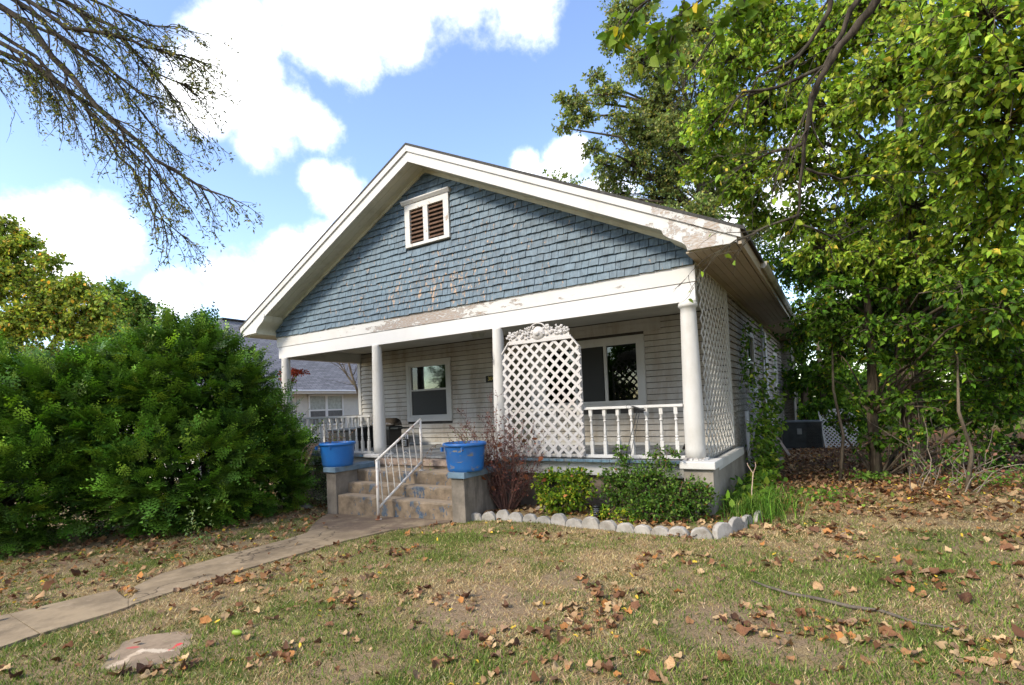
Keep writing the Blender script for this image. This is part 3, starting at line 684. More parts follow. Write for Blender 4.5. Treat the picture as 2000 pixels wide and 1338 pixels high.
# -- side wall (right) with windows, foundation
def side_wall():
    x = XR-.02; y0, y1 = YB, 13.4
    W1 = (4.75,5.95,1.72,3.12); W2 = (10.4,11.4,1.9,3.0)
    mb = MB(); 
    mb.box(x-.12,x-.02,y0,y1,.55,3.62); wall = part(mb, 'side_wall', M['gap'])
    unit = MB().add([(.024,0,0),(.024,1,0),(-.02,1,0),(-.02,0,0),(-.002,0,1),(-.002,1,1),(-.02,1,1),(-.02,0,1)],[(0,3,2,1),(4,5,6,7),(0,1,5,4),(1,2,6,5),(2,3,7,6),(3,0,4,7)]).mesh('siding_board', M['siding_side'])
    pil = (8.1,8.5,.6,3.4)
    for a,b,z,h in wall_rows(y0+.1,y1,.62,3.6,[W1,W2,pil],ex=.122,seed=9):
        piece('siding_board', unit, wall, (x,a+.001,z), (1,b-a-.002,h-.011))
    for a,b,c,d in (W1,W2):
        w = .11; f = MB(); X0, X1 = x-.03, x+.035
        f.box(X0,X1,a,a+w,c+w,d-w); f.box(X0,X1,b-w,b,c+w,d-w); f.box(X0,X1+.004,a-.03,b+.03,d-w,d); f.box(X0,X1+.02,a-.03,b+.03,c,c+w)
        wn = part(f, 'window', M['trim'], house, bevel=.004)
        zm = (c+d)/2; part(MB().box(x-.02,x+.015,a+w,b-w,zm-.025,zm+.025), 'sash', M['trim'], wn)
        part(MB().box(x-.015,x-.008,a+w,b-w,c+w,zm-.025), 'pane', M['glass'], wn); part(MB().box(x-.015,x-.008,a+w,b-w,zm+.025,d-w), 'pane', M['glass'], wn)
        part(MB().box(x-.03,x-.018,a+w,b-w,c+w,d-w), 'dark_backing', M['room'], wn)
    part(MB().box(x-.03,x+.03,y0,y0+.1,FZ,3.6), 'corner_board', M['trim'])
    part(MB().box(x-.03,x+.05,8.1,8.5,.6,3.4), 'panel_board', M['trim'])
    part(MB().tube([(x+.05,7.5,.3),(x+.05,7.5,3.5)], .03, 8), 'conduit', M['metal_white'], smooth=True)
    part(MB().tube([(.3,3.35,.1),(.25,3.3,.5),(.25,3.3,1.35)], .035, 10), 'drain_pipe', M['metal_white'], smooth=True)
    # rear addition
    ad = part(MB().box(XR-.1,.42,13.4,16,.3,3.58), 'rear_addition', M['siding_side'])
    part(MB().box(.42,.45,13.38,13.55,.3,3.58), 'corner_board', M['trim'], ad)
    part(MB().box(XL+.1,XL+.25,YB+.3,13.4,FZ-.3,3.62), 'far_side_wall', M['siding'])
    part(MB().box(XL+.12,XR-.1,13.2,13.4,FZ-.3,3.62), 'rear_wall', M['siding'])
    cm = concrete_mat('foundation_concrete', (.27,.245,.21), (.15,.135,.11), 1.6)
    part(MB().box(0,.19,.22,13.4,-.4,.57), 'foundation_wall', cm)
    part(MB().box(XL+.05,XL+.2,.22,13.4,-.8,.57), 'foundation_wall', cm)
    part(MB().box(XL+.1,0,.06,.2,-.8,.5), 'foundation_wall', concrete_mat('front_foundation', (.24,.19,.15), (.14,.11,.085), 2))
    part(MB().box(.0,.22,.30,2.9,.56,.695), 'sill_board', M['trim'])
    part(MB().box(.0,.20,2.92,13.4,.56,.62), 'sill_board', M['siding_side'])
side_wall()

# -- porch floor
def floor():
    fl = part(MB().box(XL+.02,XR-.02,-.04,.02,.50,.705), 'porch_floor', M['trim'])
    part(MB().box(XL+.04,XR-.04,.03,YB,.55,.7), 'joist_frame', M['black'], fl)
    um = [MB().box(0,1,0,1,-.038,0).mesh('floor_board', mm) for mm in (M['floor_board'],)]
    ends = MB().box(0,1,-.022,0,-.04,.0).mesh('board_end', M['blue_trim'])
    x = XL+.02; r = random.Random(2); w = .095
    while x < XR-.03:
        w = r.uniform(.088,.1); f0 = -.13+r.uniform(-.012,.012)
        if -6.2 < x < -3.5: f0 = -.1
        o = piece('floor_board', um[0], fl, (x,f0,FZ-r.random()*.006), (w-.005, YB-f0, 1))
        x += w
    # blue painted board ends, one strip of short blocks under the railing
    x = XL+.02
    while x < XR-.04:
        w = r.uniform(.11,.17)
        if not (-6.3 < x < -3.45):
            piece('board_end', ends, fl, (x,-.132+r.uniform(-.006,.006),FZ-.002), (min(w,XR-x)-.008,1,1))
        x += w
floor()

# -- piers, columns
def columns():
    cm = concrete_mat('pier_concrete', (.33,.30,.26), (.2,.18,.15), 2.2)
    for x, big in ((-9.55,0),(-6.42,0),(-3.34,0),(.03,1)):
        if big:
            p = part(MB().box(-.13,.27,-.2,.22,-.3,.655), 'pier', cm, bevel=.008)
            part(MB().box(-.17,.31,-.26,.30,.66,.765), 'pier_cap', M['rail'], p, bevel=.012)
        else:
            p = part(MB().box(x-.2,x+.2,-.16,.2,-.5,.62), 'pier', cm, bevel=.008)
            part(MB().box(x-.23,x+.23,-.2,.22,FZ-.05,FZ+.015), 'pier_cap', M['rail'], p, bevel=.01)
        z0, z1 = FZ+.016, 3.055; r0, r1 = .132, .098
        if x > -1: z0 = .766; r0, r1 = .14,.108
        pr = [(r0,0)]+[(r0+(r1-r0)*(max(0,t-.25)/.75)**1.1, (z1-z0-.04)*t) for t in [i/14 for i in range(15)]]
        pr = pr[1:]
        if x > -1: pr = pr[:-1]+[(r1,z1-z0-.1),(r1+.022,z1-z0-.09),(r1+.03,z1-z0-.06),(r1+.022,z1-z0-.03),(r1+.006,z1-z0-.02),(r1+.006,z1-z0)]
        else: pr += [(r1,z1-z0)]
        c = part(MB().lathe(pr, 32, (x if x<-1 else -.005,.06 if x<-1 else .03,z0)), 'column', M['column'], smooth=True)
        rb = MB()    # flaked ring at the foot
        rr = random.Random(int(x*10))
        for i in range(14):
            if rr.random() < .3 and x < -1: continue
            a = i/14*2*math.pi; rx = x if x<-1 else -.005; ry = .06 if x<-1 else .03
            rb.add([(rx+q*math.cos(a+d), ry+q*math.sin(a+d), z0+h) for h in (0,.02+.015*rr.random()) for q,d in ((r0,-.2),(r0+.035,-.2),(r0+.04,.18),(r0,.18))],
                   [(0,3,2,1),(4,5,6,7),(0,1,5,4),(1,2,6,5),(2,3,7,6),(3,0,4,7)])
        part(rb, 'base_ring', peeling('ring_paint', amt=.9, scale=12, wood=(.3,.24,.2)), c)
columns()

# -- balustrades
def baluster_mesh(mt, h=.665):
    mb = MB(); s = .026
    mb.box(-s,s,-s,s,0,.2*h/.665); mb.box(-s,s,-s,s,h-.105,h)
    z = lambda t: .2+(h-.305)*t
    pr = [(s*1.0,.2),(.019,.206),(.024,.222),(.029,.236),(.024,.25),(.016,.256),(.022,.27),(.027,.279),(.022,.29),(.016,.297),(.021,.32),(.0235,.35),(.021,.40),(.016,.46),(.0125,.505),(.0125,.508),(.024,.517),(.026,.528),(.022,.54),(.014,.547),(.022,.556),(.014,.562),(s*.9,h-.105+.001)]
    mb.lathe(pr, 10)
    return mb.mesh('baluster', mt)
def balustrade(p0, p1, n, mt, zt=1.575, zb=.80, tilt=0):
    p0 = Vector((*p0,0)); p1 = Vector((*p1,0)); d = (p1-p0)
    top = MB().bar(p0+Vector((0,0,zt-.02)), p1+Vector((0,0,zt-.02)), .075, .04); rail = part(top, 'porch_railing', mt, house, bevel=.004)
    part(MB().bar(p0+Vector((0,0,zb)), p1+Vector((0,0,zb)), .06, .05), 'bottom_rail', mt, rail, bevel=.004)
    bm_ = baluster_mesh(mt, zt-.04-zb-.025); r = random.Random(n)
    for i in range(n):
        t = (i+.5)/n; p = p0+d*t
        piece('baluster', bm_, rail, (p.x,p.y,zb+.025), None, (rad(r.uniform(-tilt,tilt)), rad(r.uniform(-tilt,tilt)), math.atan2(d.y,d.x)+(rad(r.uniform(-12,12)) if tilt else 0)))
balustrade((-1.68,-.03), (-.13,-.03), 7, M['rail'], tilt=1.0)
balustrade((-3.2,-.0), (-1.69,-.0), 7, M['rail'], tilt=1)
balustrade((-9.42,-.03), (-6.56,-.03), 15, M['oldrail'], zt=1.585, tilt=1.8)
balustrade((-9.62,.1), (-9.62,YB-.02), 12, M['oldrail'], zt=1.585, tilt=1.5)

# -- steps between cheek walls
def steps():
    def ex(g, c):
        x,y,z = g.xyz(); nrm = g.N('ShaderNodeNewGeometry').outputs['Normal']; ny = g.m('ABSOLUTE', g.xyz(nrm)[1])
        p = g.ramp(g.noise(5.5, 7, .7, off=40, stretch=(1,1,.6)), .545, .58)
        c = g.mix(g.m('MULTIPLY', g.m('MULTIPLY', p, ny), .9), c, g.mix(g.ramp(g.noise(20,3,off=1),.4,.6),(.045,.075,.12),(.085,.12,.155)))
        top = g.m('SUBTRACT', 1.0, ny)
        return g.mix(g.m('MULTIPLY', top, .5), c, (.42,.34,.245))
    cm = concrete_mat('step_concrete', (.27,.205,.14), (.125,.097,.068), 5, ex)
    st = part(MB().box(-6.23,-3.48,-.3,-.02,-.3,.70), 'steps', cm)
    lv = [(-1.22,-.97,.13),(-.97,-.74,.33),(-.74,-.3,.545)]
    r = random.Random(3)
    for y0,y1,z in lv:
        mb = MB(); n = 22; xs = [-6.229+i*(2.748)/n for i in range(n+1)]
        # front edge worn and chipped
        pr = []
        for i, x in enumerate(xs):
            c = r.random()**3*.035; pr.append([(x,y0,-.4),(x,y0+.003,z-.02-c),(x,y0+.012+c,z-.001),(x,y1-.002,z),(x,y1-.002,-.4)])
        vs = [p for q in pr for p in q]; fs = []
        for i in range(n):
            for j in range(5): a = i*5+j; b2 = i*5+(j+1)%5; fs.append((a, b2, b2+5, a+5))
        fs += [(0,4,3,2,1), tuple(n*5+j for j in range(5))]
        mb.add(vs, fs); part(mb, 'step', cm, st)
    part(MB().box(-6.2,-3.5,-.33,-.1,.60,.705), 'rough_sill', concrete_mat('rough_strip', (.4,.31,.24), (.2,.15,.12), 9), st)
    ck = concrete_mat('cheek_concrete', (.25,.215,.175), (.125,.11,.09), 2.5, lambda g,c: g.mix(g.m('MULTIPLY', g.ramp(g.noise(1.5,6,.7,stretch=(3,3,.4),off=2),.5,.65), .55), c, (.07,.06,.05)))
    bl = plain('blue_grey_cap_paint', (.13,.2,.26), .55, .2, 6, dirt=(.25,.24,.2), dirt_amt=.6)
    for x0, x1 in ((-6.50,-6.23),(-3.48,-3.22)):
        c = part(MB().box(x0,x1,-1.25,-.17,-.4,.55), 'cheek_wall', ck, bevel=.01)
        part(MB().box(x0-.035,x1+.035,-1.29,-.19,.55,.645), 'wall_cap', bl, c, bevel=.006)
steps()

# ================================================================== loose things
def spindle_railing():
    m_, nt, b, o = mat('rusty_white_iron'); g = G(nt)
    n = g.noise(9, 7, .7); x,y,z = g.xyz()
    low = g.m('MULTIPLY', g.m('SUBTRACT', 1.0, g.ramp(z, -.15, .15)), .14)
    g.L(g.mix(g.ramp(g.m('ADD',n,low), .55, .68), (.68,.64,.58), (.28,.12,.06)), b.inputs['Base Color']); b.inputs['Roughness'].default_value = .6
    P0 = Vector((-4.87,-1.5,-.16)); P1 = Vector((-4.72,-.55,.545))
    t = thing('hand_railing', 'rusty white iron hand railing rising over the front steps', 'railing', P0)
    T0, T1 = Vector((-4.86,-1.5,.83)), Vector((-4.72,-.55,1.465)); B0, B1 = Vector((-4.87,-1.49,.03)), Vector((-4.72,-.56,.70))
    MB().tube([P0, T0],.024,10).build('post', m_, t, True); MB().tube([P1, T1],.022,10).build('post', m_, t, True)
    MB().tube([T0+Vector((0,-.02,-.01)), T1+Vector((0,.01,.01))],.021,10).build('top_rail', m_, t, True)
    MB().tube([B0, B1],.02,10).build('bottom_rail', m_, t, True)
    for p in (P0,P1): MB().lathe([(.055,0),(.055,.008),(.03,.012)],12,tuple(p)).build('foot_plate', m_, t)
    D = Vector((.16,.96,0))
    for i in range(7):
        a = T0.lerp(T1, .04+i*.128); b2 = B0.lerp(B1, .10+i*.135)
        pts = [a.lerp(b2,k/6) for k in range(7)]
        MB().tube(pts,.010,6).build('spindle', m_, t, True)
    ax = (T1-T0).normalized(); dn = Vector((0,0,-1))
    for c0, sgn in ((T0.lerp(B1,.26)+Vector((0,0,.0)),1),(T0.lerp(B1,.62)+Vector((0,0,.06)),1)):
        for k in (1,-1):
            pts = []
            for i in range(14):
                u = i/13; a = u*4.2; rr_ = .055*(1-.45*u)
                pts.append(c0 + Vector((.16,.96,0)).normalized()*(k*(.03+rr_*math.cos(a)-.02)) + Vector((0,0,1))*(k*(.06-.0*u+rr_*math.sin(a)) ))
            MB().tube(pts,.008,5).build('scroll', m_, t, True)
    return T0, T1
T0, T1 = spindle_railing()
def lockbox():
    p = T0.lerp(T1,.62)+Vector((.0,.03,-.02))
    t = thing('lock_box', 'small black key lock box hanging on the white hand railing', 'lock box', p)
    MB().tube([p+Vector((-.02,.012,-.07)),p+Vector((-.022,.012,.0)),p+Vector((0,.012,.022)),p+Vector((.022,.012,0)),p+Vector((.02,.012,-.07))],.006,6).build('shackle', M['metal_white'], t, True)
    MB().box(p.x-.05,p.x+.05,p.y-.03,p.y+.02,p.z-.20,p.z-.06).build('body', M['black'], t, bevel=.006)
    MB().box(p.x-.034,p.x+.034,p.y-.036,p.y-.028,p.z-.18,p.z-.08).build('face_plate', plain('keypad_grey',(.4,.42,.42),.4), t)
    for k in range(6):
        MB().box(p.x-.026+(k%2)*.03,p.x-.006+(k%2)*.03,p.y-.041,p.y-.035,p.z-.172+(k//2)*.03,p.z-.152+(k//2)*.03).build('button', M['black'], t)
lockbox()

def tub(x, y, z, label, sc, seed):
    m_, nt, b, o = mat('blue_tub_plastic'); g = G(nt)
    n = g.noise(4, 7, .7, stretch=(1,1,3), off=seed)
    c = g.mix(g.ramp(g.noise(2,4,off=seed),.3,.7), (.008,.10,.33), (.012,.135,.42)); c = g.mix(g.ramp(n, .585 if sc else .66, .6 if sc else .68), c, (.20,.19,.17)); c = g.mix(g.m('MULTIPLY', g.ramp(g.noise(3,7,.7,off=seed+4),.45,.75), .35), c, (.10,.13,.17))
    g.L(c, b.inputs['Base Color']); b.inputs['Roughness'].default_value = .42
    t = thing('planter_tub', label, 'planter', (x,y,z), 'blue tubs on the step walls')
    pr = [(0,0),(.275,0),(.29,.012),(.30,.06),(.335,.38),(.338,.40),(.362,.403),(.366,.42),(.362,.44),(.35,.452),(.335,.45),(.325,.42),(.31,.33),(.0,.32)]
    MB().lathe(pr,40,(x,y,z),1.0,.92).build('tub_body', m_, t, True)
    MB().lathe([(.0,.395),(.327,.395)],24,(x,y,z),1,.92).build('soil', plain('potting_soil',(.04,.028,.02),.95,.3,30,bump=.8), t)
    for s in (-1,1): MB().box(x+s*.2-.012,x+s*.2+.012,y-.35,y-.30,z+.33,z+.40).build('rib', m_, t)
    return t
tub(-6.44,-1.02,.645,'clean blue plastic tub on the left cheek wall beside the steps',0,1)
tub(-3.36,-1.02,.645,'scuffed blue plastic tub on the right cheek wall beside the steps',1,5)

twig_m = plain('dry_twig', (.17,.115,.08), .9, .3, 20, bump=0)
twig_dark = plain('dark_twig', (.06,.045,.035), .9, .3, 20, bump=0)
leaf_m = leafmat('green_leaf', .42, .62, .2)
dull_leaf = leafmat('dry_leaf', .18, .8, .1, (1,.9,.7))
yew_m = leafmat('yew_needles', .12, .5, .25, (1,1.1,.5))

def stems(root, pts_list, name='stems', mt=None, r=.006):
    mb = MB()
    for p in pts_list: mb.tube(p, [r*(1-.75*i/(len(p)-1)) for i in range(len(p))], 4, cap=False)
    o = mb.build(name, mt or twig_m, root)
    if len(pts_list) > 1: o['kind'] = 'stuff'
    return o
def wander(p, d, L_, n=5, curl=.25, droop=0, rng=R_):
    pts = [Vector(p)]; d = Vector(d).normalized()
    for i in range(n):
        d = (d+Vector((rng.uniform(-curl,curl),rng.uniform(-curl,curl),rng.uniform(-curl,curl)-droop))).normalized(); pts.append(pts[-1]+d*L_/n)
    return pts
def tub_plants(x, y, z, seed, label, n):
    r = random.Random(seed)
    t = thing('dead_plant', label, 'plant', (x,y,z))
    st = [wander((x+r.uniform(-.2,.2),y+r.uniform(-.15,.15),z),(r.uniform(-.4,.4),r.uniform(-.3,.3),1), r.uniform(.12,.42),5,.3,.0,r) for _ in range(n)]
    st += [wander((x-.25+r.uniform(-.1,.15),y-.27,z+.05),(r.uniform(-.3,.2),-.6,.3), r.uniform(.3,.6),7,.2,.45,r) for _ in range(8 if seed==1 else 2)]
    stems(t, st, 'stems', twig_m, .005)
    P=[];D=[]
    for s in st:
        for q in s[2:]:
            for k in range(2): P.append(q); D.append((r.uniform(-1,1),r.uniform(-1,1),r.uniform(-1,.3)))
    P=np.array([tuple(p) for p in P]); D=np.array(D); n_=len(P)
    V,F,T = leaves_arr(P,D,NR.normal(size=(n_,3)),NR.uniform(.02,.045,n_),pick_cols(n_,[(.2,.12,.07),(.1,.06,.04),(.14,.2,.05)],[5,4,2]),'rhomb')
    npmesh('leaves',V,F,dull_leaf,t,T)
tub_plants(-6.44,-1.02,1.04,1,'withered brown stems trailing over the rim of the left blue tub',16)
tub_plants(-3.36,-1.02,1.04,2,'few dry upright stems in the scuffed right blue tub',12)

# lattice panels
def clip_seg(p, d, poly):
    t0, t1 = -1e9, 1e9; n = len(poly)
    for i in range(n):
        a, b = poly[i], poly[(i+1)%n]; ex, ey = b[0]-a[0], b[1]-a[1]; nx, ny = -ey, ex   # inside is left (ccw)
        den = nx*d[0]+ny*d[1]; num = nx*(p[0]-a[0])+ny*(p[1]-a[1])
        if abs(den) < 1e-9:
            if num < 0: return None
        else:
            t = -num/den
            if den > 0: t0 = max(t0,t)
            else: t1 = min(t1,t)
    return (t0,t1) if t1-t0 > .03 else None
def lattice(name, label, poly, to3, pitch, w, mt, base, ang=(45,-45), thick=.007, group=None, cat='lattice'):
    t = thing(name, label, cat, base, group)
    xs=[p[0] for p in poly]; zs=[p[1] for p in poly]; cx,cz=(min(xs)+max(xs))/2,(min(zs)+max(zs))/2; Rr=math.hypot(max(xs)-min(xs),max(zs)-min(zs))/2
    for li, a in enumerate(ang):
        d=(math.cos(rad(a)),math.sin(rad(a))); nrm=(-d[1],d[0]); k=-int(Rr/pitch)-1
        while k*pitch < Rr:
            p=(cx+nrm[0]*(k+.5)*pitch, cz+nrm[1]*(k+.5)*pitch); c=clip_seg(p,d,poly); k+=1
            if not c: continue
            mb=MB(); q=[]
            y0,y1 = (li*thick*1.05, li*thick*1.05+thick)
            e = w*.45
            for yy in (y0,y1):
                for (tt,s) in ((c[0]-e*.3,-1),(c[1]+e*.3,-1),(c[1]+e*.3,1),(c[0]-e*.3,1)):
                    u=(p[0]+d[0]*tt+nrm[0]*s*w/2, p[1]+d[1]*tt+nrm[1]*s*w/2); q.append(to3(u[0],u[1],yy))
            mb.hexa(q); mb.build('slat', mt, t)
    return t
def front_trellis():
    x0,x1,z0,z1,zt = -3.13,-1.67,.80,2.56,2.72
    poly=[(x0,z0),(x1,z0),(x1,z1),(x1-.13,zt),(x0+.13,zt),(x0,z1)]
    t = lattice('trellis_panel','white lattice trellis with ornate carved crest standing between porch columns',poly,lambda u,v,y:(u,-.13-y,v),.131,.047,M['lattice'],((x0+x1)/2,-.13,z0))
    # back frame strips at both sides
    for x in (x0+.03,x1-.03):
        MB().box(x-.008,x+.008,-.128,-.03,z0,z1).build('side_strip',M['lattice'],t)
    for s in (0,1):
        a=(x0+.0,z1) if s==0 else (x1,z1); b=(x0+.15,zt+.02) if s==0 else (x1-.15,zt+.02)
        MB().bar((a[0],-.15,a[1]-.01),(b[0],-.15,b[1]),.02,.045,(0,-1,0)).build('chamfer_strip',M['lattice'],t)
    MB().box(x0+.14,x1-.13,-.165,-.142,zt-.03,zt+.03).build('crest_rail',M['lattice'],t,bevel=.004)
    # crest: raised boss, scrolls and leaf clusters
    cr=M['lattice']; xc=(x0+x1)/2; zb=zt+.03; r=random.Random(4)
    base=MB(); W_=.57; pts=[]
    for i in range(25):
        u=-1+2*i/24; h=.075+.10*(1-abs(u))**.6+.03*math.sin(i*2.3); pts.append((xc+u*W_,zb+h))
    base.prism([(xc-W_,zb)]+pts+[(xc+W_,zb)],1,-.155,-.145); o=base.build('crest',cr,t)
    lv=MB()
    for i in range(90):
        s=r.choice((-1,1)); u=r.uniform(.17,1.0); x=xc+s*u*W_; h=(.075+.13*(1-abs(u))**.5)*r.random()**.7+.0
        z=zb+h; a=rad(r.uniform(10,170)) ; L_=r.uniform(.04,.08); w_=L_*.38
        dx,dz=math.cos(a)*L_,math.sin(a)*L_; nx,nz=-dz/L_*w_,dx/L_*w_; y=-.157-r.random()*.02
        lv.add([(x,y,z),(x+dx*.5+nx,y-.004,z+dz*.5+nz),(x+dx,y-.012,z+dz),(x+dx*.5-nx,y-.004,z+dz*.5-nz),(x+dx*.5,y-.02,z+dz*.5),(x+dx*.4,-.146,z+dz*.4)],
               [(0,4,1),(1,4,2),(2,4,3),(3,4,0),(0,1,5),(1,2,5),(2,3,5),(3,0,5)])
    lv.build('carved_leaves',cr,o)
    bs=MB().lathe([(.125,0),(.12,.015),(.085,.02),(.075,.03),(.05,.03),(.045,.05),(.03,.06),(0,.064)],24)
    bs.v=[(xc+x_,-.157-z_,zb+.09+y_*.9) for x_,y_,z_ in bs.v]; bs.build('boss',cr,o,True)
    for s in (-1,1):
        p=[(xc+s*.155*math.sin(a_),-.165,zb+.13+.125*math.cos(a_)) for a_ in [i/8*1.35 for i in range(9)]]
        MB().tube(p+[(xc+s*.19,-.165,zb+.15)],.013,6).build('scroll',cr,o,True)
front_trellis()
lattice('side_lattice','tall white lattice screen closing the right end of the porch',[(.16,.775),(2.40,.775),(2.40,3.56),(.16,3.56)],lambda u,v,y:(.125+y,u,v),.158,.038,M['lattice_side'],(.125,1.28,.775),ang=(40,-40))
def arch_panel():
    A=np.array(onp(1616,877,1,9.7)); 
    x0,x1,z0,z1=1.40,2.25,.0,1.10
    poly=[(x0,z0),(x1,z0),(x1,.92),(x1-.12,1.06),(x1-.3,1.15),(x0+.3,1.15),(x0+.1,1.09),(x0,1.0)]
    f=lambda u,v,y:(u-.13*v+.03,9.75+y+.18*v,v)
    t=lattice('lattice_panel','arched pale lattice panel leaning beside the dark air conditioner',poly,f,.074,.025,M['lattice_side'],(1.8,9.75,0))
    mb=MB(); q=[f(x0-.03,z0,-.02),f(x0+.01,z0,-.02),f(x0+.01,z0,.02),f(x0-.03,z0,.02),f(x0-.03,1.14,-.02),f(x0+.01,1.14,-.02),f(x0+.01,1.14,.02),f(x0-.03,1.14,.02)]; mb.hexa(q).build('frame_post',M['lattice_side'],t)
    MB().tube([f(a,b,-.01) for a,b in poly[2:]],.018,5).build('arch_strip',M['lattice_side'],t)
arch_panel()
def ac():
    x0,x1,y0,y1,z0,z1=.30,1.34,9.8,10.7,.03,.80
    t=thing('air_conditioner','dark grey air conditioner unit on the leafy ground behind the house','air conditioner',((x0+x1)/2,y0,0))
    MB().box(x0,x1,y0,y1,z0,z1).build('cabinet',M['dark_metal'],t,bevel=.02)
    MB().box(x0-.03,x1+.03,y0-.03,y1,z0-.06,z0).build('base_slab',concrete_mat('pad',(.2,.19,.17),(.12,.11,.1)),t)
    MB().box(x0-.02,x1+.02,y0-.02,y1+.02,z1,z1+.03).build('lid',plain('lid_grey',(.09,.1,.1),.5),t,bevel=.006)
    sm=MB().box(x0+.62,x1-.04,y0-.012,y0,0,.012).mesh('slat',M['black'],origin=wloc(t))
    for i in range(16): piece('slat',sm,t,wloc(t)+Vector((0,0,z0+.06+i*.042)))
    MB().box(x0+.40,x0+.52,y0-.008,y0,.45,.62).build('label_plate',plain('plate_grey',(.16,.17,.16),.5),t)
ac()
def planks():
    wood=plain('weathered_plank',(.26,.2,.15),.85,.3,6,dirt=(.1,.08,.06))
    for (a,b,w,lab) in (((.14,7.3,.62),(.55,6.3,.02),.16,'weathered brown plank slanting down from the side wall'),((.15,8.2,.75),(.62,7.8,.0),.1,'thin grey plank leaning on the side wall behind another')):
        m_=MB().bar(a,b,w,.03).build('plank',wood,None,origin=b,bevel=.003); tag(m_,lab,'plank')
planks()

def porch_light():
    t=thing('porch_light','square frosted light fixture under the porch ceiling','ceiling light',(-4.78,1.45,3.285))
    x,y=-4.78,1.45
    MB().box(x-.13,x+.13,y-.13,y+.13,3.255,3.288).build('base',M['trim'],t,bevel=.006)
    MB().hexa([(x-.08,y-.08,3.15),(x+.08,y-.08,3.15),(x+.08,y+.08,3.15),(x-.08,y+.08,3.15),(x-.11,y-.11,3.255),(x+.11,y-.11,3.255),(x+.11,y+.11,3.255),(x-.11,y+.11,3.255)]).build('glass_shade',plain('frosted_glass',(.34,.36,.32),.3),t,bevel=.008)
porch_light()
def plaque():
    t=thing('house_number_plaque','small black house number plaque on the porch siding','plaque',(-5.13,YB-.02,2.31))
    MB().box(-5.29,-4.97,YB-.04,YB-.016,2.235,2.39).build('plate',M['black'],t,bevel=.006)
    cu=bpy.data.curves.new('digits','FONT'); cu.body='306'; cu.size=.13; cu.extrude=.003; cu.align_x='CENTER'; cu.align_y='CENTER'
    cu.materials.append(plain('gold_digits',(.55,.45,.12),.4,bump=0))
    o=bpy.data.objects.new('digits',cu); C.objects.link(o); me=bpy.data.meshes.new_from_object(o); bpy.data.objects.remove(o); o=bpy.data.objects.new('digits',me); C.objects.link(o); o.parent=t; o.rotation_euler=(rad(90),0,0); o.location=(0,-.026,.003)
plaque()
def chain():
    t=thing('hanging_chain','short dark chain on the white column by the trellis','chain',(-3.45,-.03,2.6))
    for i in range(5):
        z=2.62-i*.05; pts=[(-3.40+.012*math.cos(a)*(1 if i%2 else .3)+.006*i,-.075+.012*math.cos(a)*(.3 if i%2 else 1),z+.026*math.sin(a)) for a in [k/8*2*math.pi for k in range(9)]]
        MB().tube(pts,.004,4,cap=False).build('chain_link',M['black'],t)
chain()
def shepherd_hook():
    t=thing('metal_plant_stake','thin wire plant stake leaning on the porch railing','plant stake',(-.95,-.5,.0))
    MB().tube([(-1.05,-.45,.05),(-.93,-.25,.9),(-.78,-.12,1.50)],.006,5).build('wire',M['dark_metal'],t,True)
    MB().tube([(-1.0,-.45,.05),(-.86,-.25,.9),(-.75,-.12,1.48)],.005,5).build('wire',M['dark_metal'],t,True)
    MB().bar((-.86,-.1,1.56),(-.66,-.14,1.50),.05,.02).build('clip',M['black'],t)
    MB().tube([(-.92+.04*math.cos(a),-.1,1.56+.04*math.sin(a)) for a in [k/12*2*math.pi for k in range(13)]],.003,4,cap=False).build('ring',M['dark_metal'],t)
shepherd_hook()
def porch_stuff():
    t=thing('storage_box','dark storage box on the left end of the porch behind the balusters','box',(-8.7,1.3,FZ))
    MB().hexa([(-9.3,1.0,FZ),(-8.2,1.0,FZ),(-8.2,1.6,FZ),(-9.3,1.6,FZ),(-9.28,1.02,1.18),(-8.22,1.02,1.22),(-8.22,1.58,1.26),(-9.28,1.58,1.2)]).build('box_body',M['black'],t,bevel=.02)
    MB().hexa([(-9.32,.98,1.185),(-8.18,.98,1.225),(-8.18,1.62,1.265),(-9.32,1.62,1.205),(-9.3,1.0,1.23),(-8.2,1.0,1.27),(-8.2,1.6,1.32),(-9.3,1.6,1.26)]).build('lid',M['dark_metal'],t,bevel=.015)
    t=thing('gas_grill','black gas grill with shiny domed lid on the left end of the porch','grill',(-7.95,1.7,FZ))
    x,y=-7.95,1.75; bz=plain('bronze_lid',(.18,.15,.12),.22,.2,4,metal=.7,bump=.05)
    MB().box(x-.3,x+.3,y-.22,y+.22,FZ+.05,1.18).build('cabinet',M['black'],t,bevel=.01)
    MB().box(x-.32,x+.32,y-.24,y+.24,1.18,1.27).build('firebox',M['dark_metal'],t,bevel=.01)
    pr=[(y+.24*math.cos(a),1.28+.2*math.sin(a)) for a in [k/10*math.pi for k in range(11)]]
    MB().prism(pr,0,x-.3,x+.3).build('hood',bz,t,True)
    MB().tube([(x-.2,y-.27,1.36),(x+.2,y-.27,1.36)],.012,8).build('handle',plain('chrome',(.7,.7,.7),.15,metal=1,bump=0),t)
    kn=MB().lathe([(.0,0),(.024,0),(.02,.03),(0,.03)],12); kn.v=[(a,-c,b) for a,b,c in kn.v]; km=kn.mesh('knob',plain('chrome_knob',(.7,.7,.7),.15,metal=1,bump=0))
    for k in range(3): piece('knob',km,t,(x-.18+k*.18,y-.24,1.225))
    for s in (-1,1): MB().box(x+s*.45-.14,x+s*.45+.14,y-.2,y+.2,1.21,1.24).build('side_shelf',M['dark_metal'],t)
    MB().bar((-.1,2.1,FZ+.02),(-.33,1.9,FZ+.0),.03,.03)
    o=MB().bar((-.55,1.55,FZ+.01),(-.12,1.0,1.42),.05,.02).build('metal_pole',M['black'],None,origin=(-.55,1.55,FZ)); tag(o,'black metal bar leaning inside the porch by the corner column','pole')
porch_stuff()
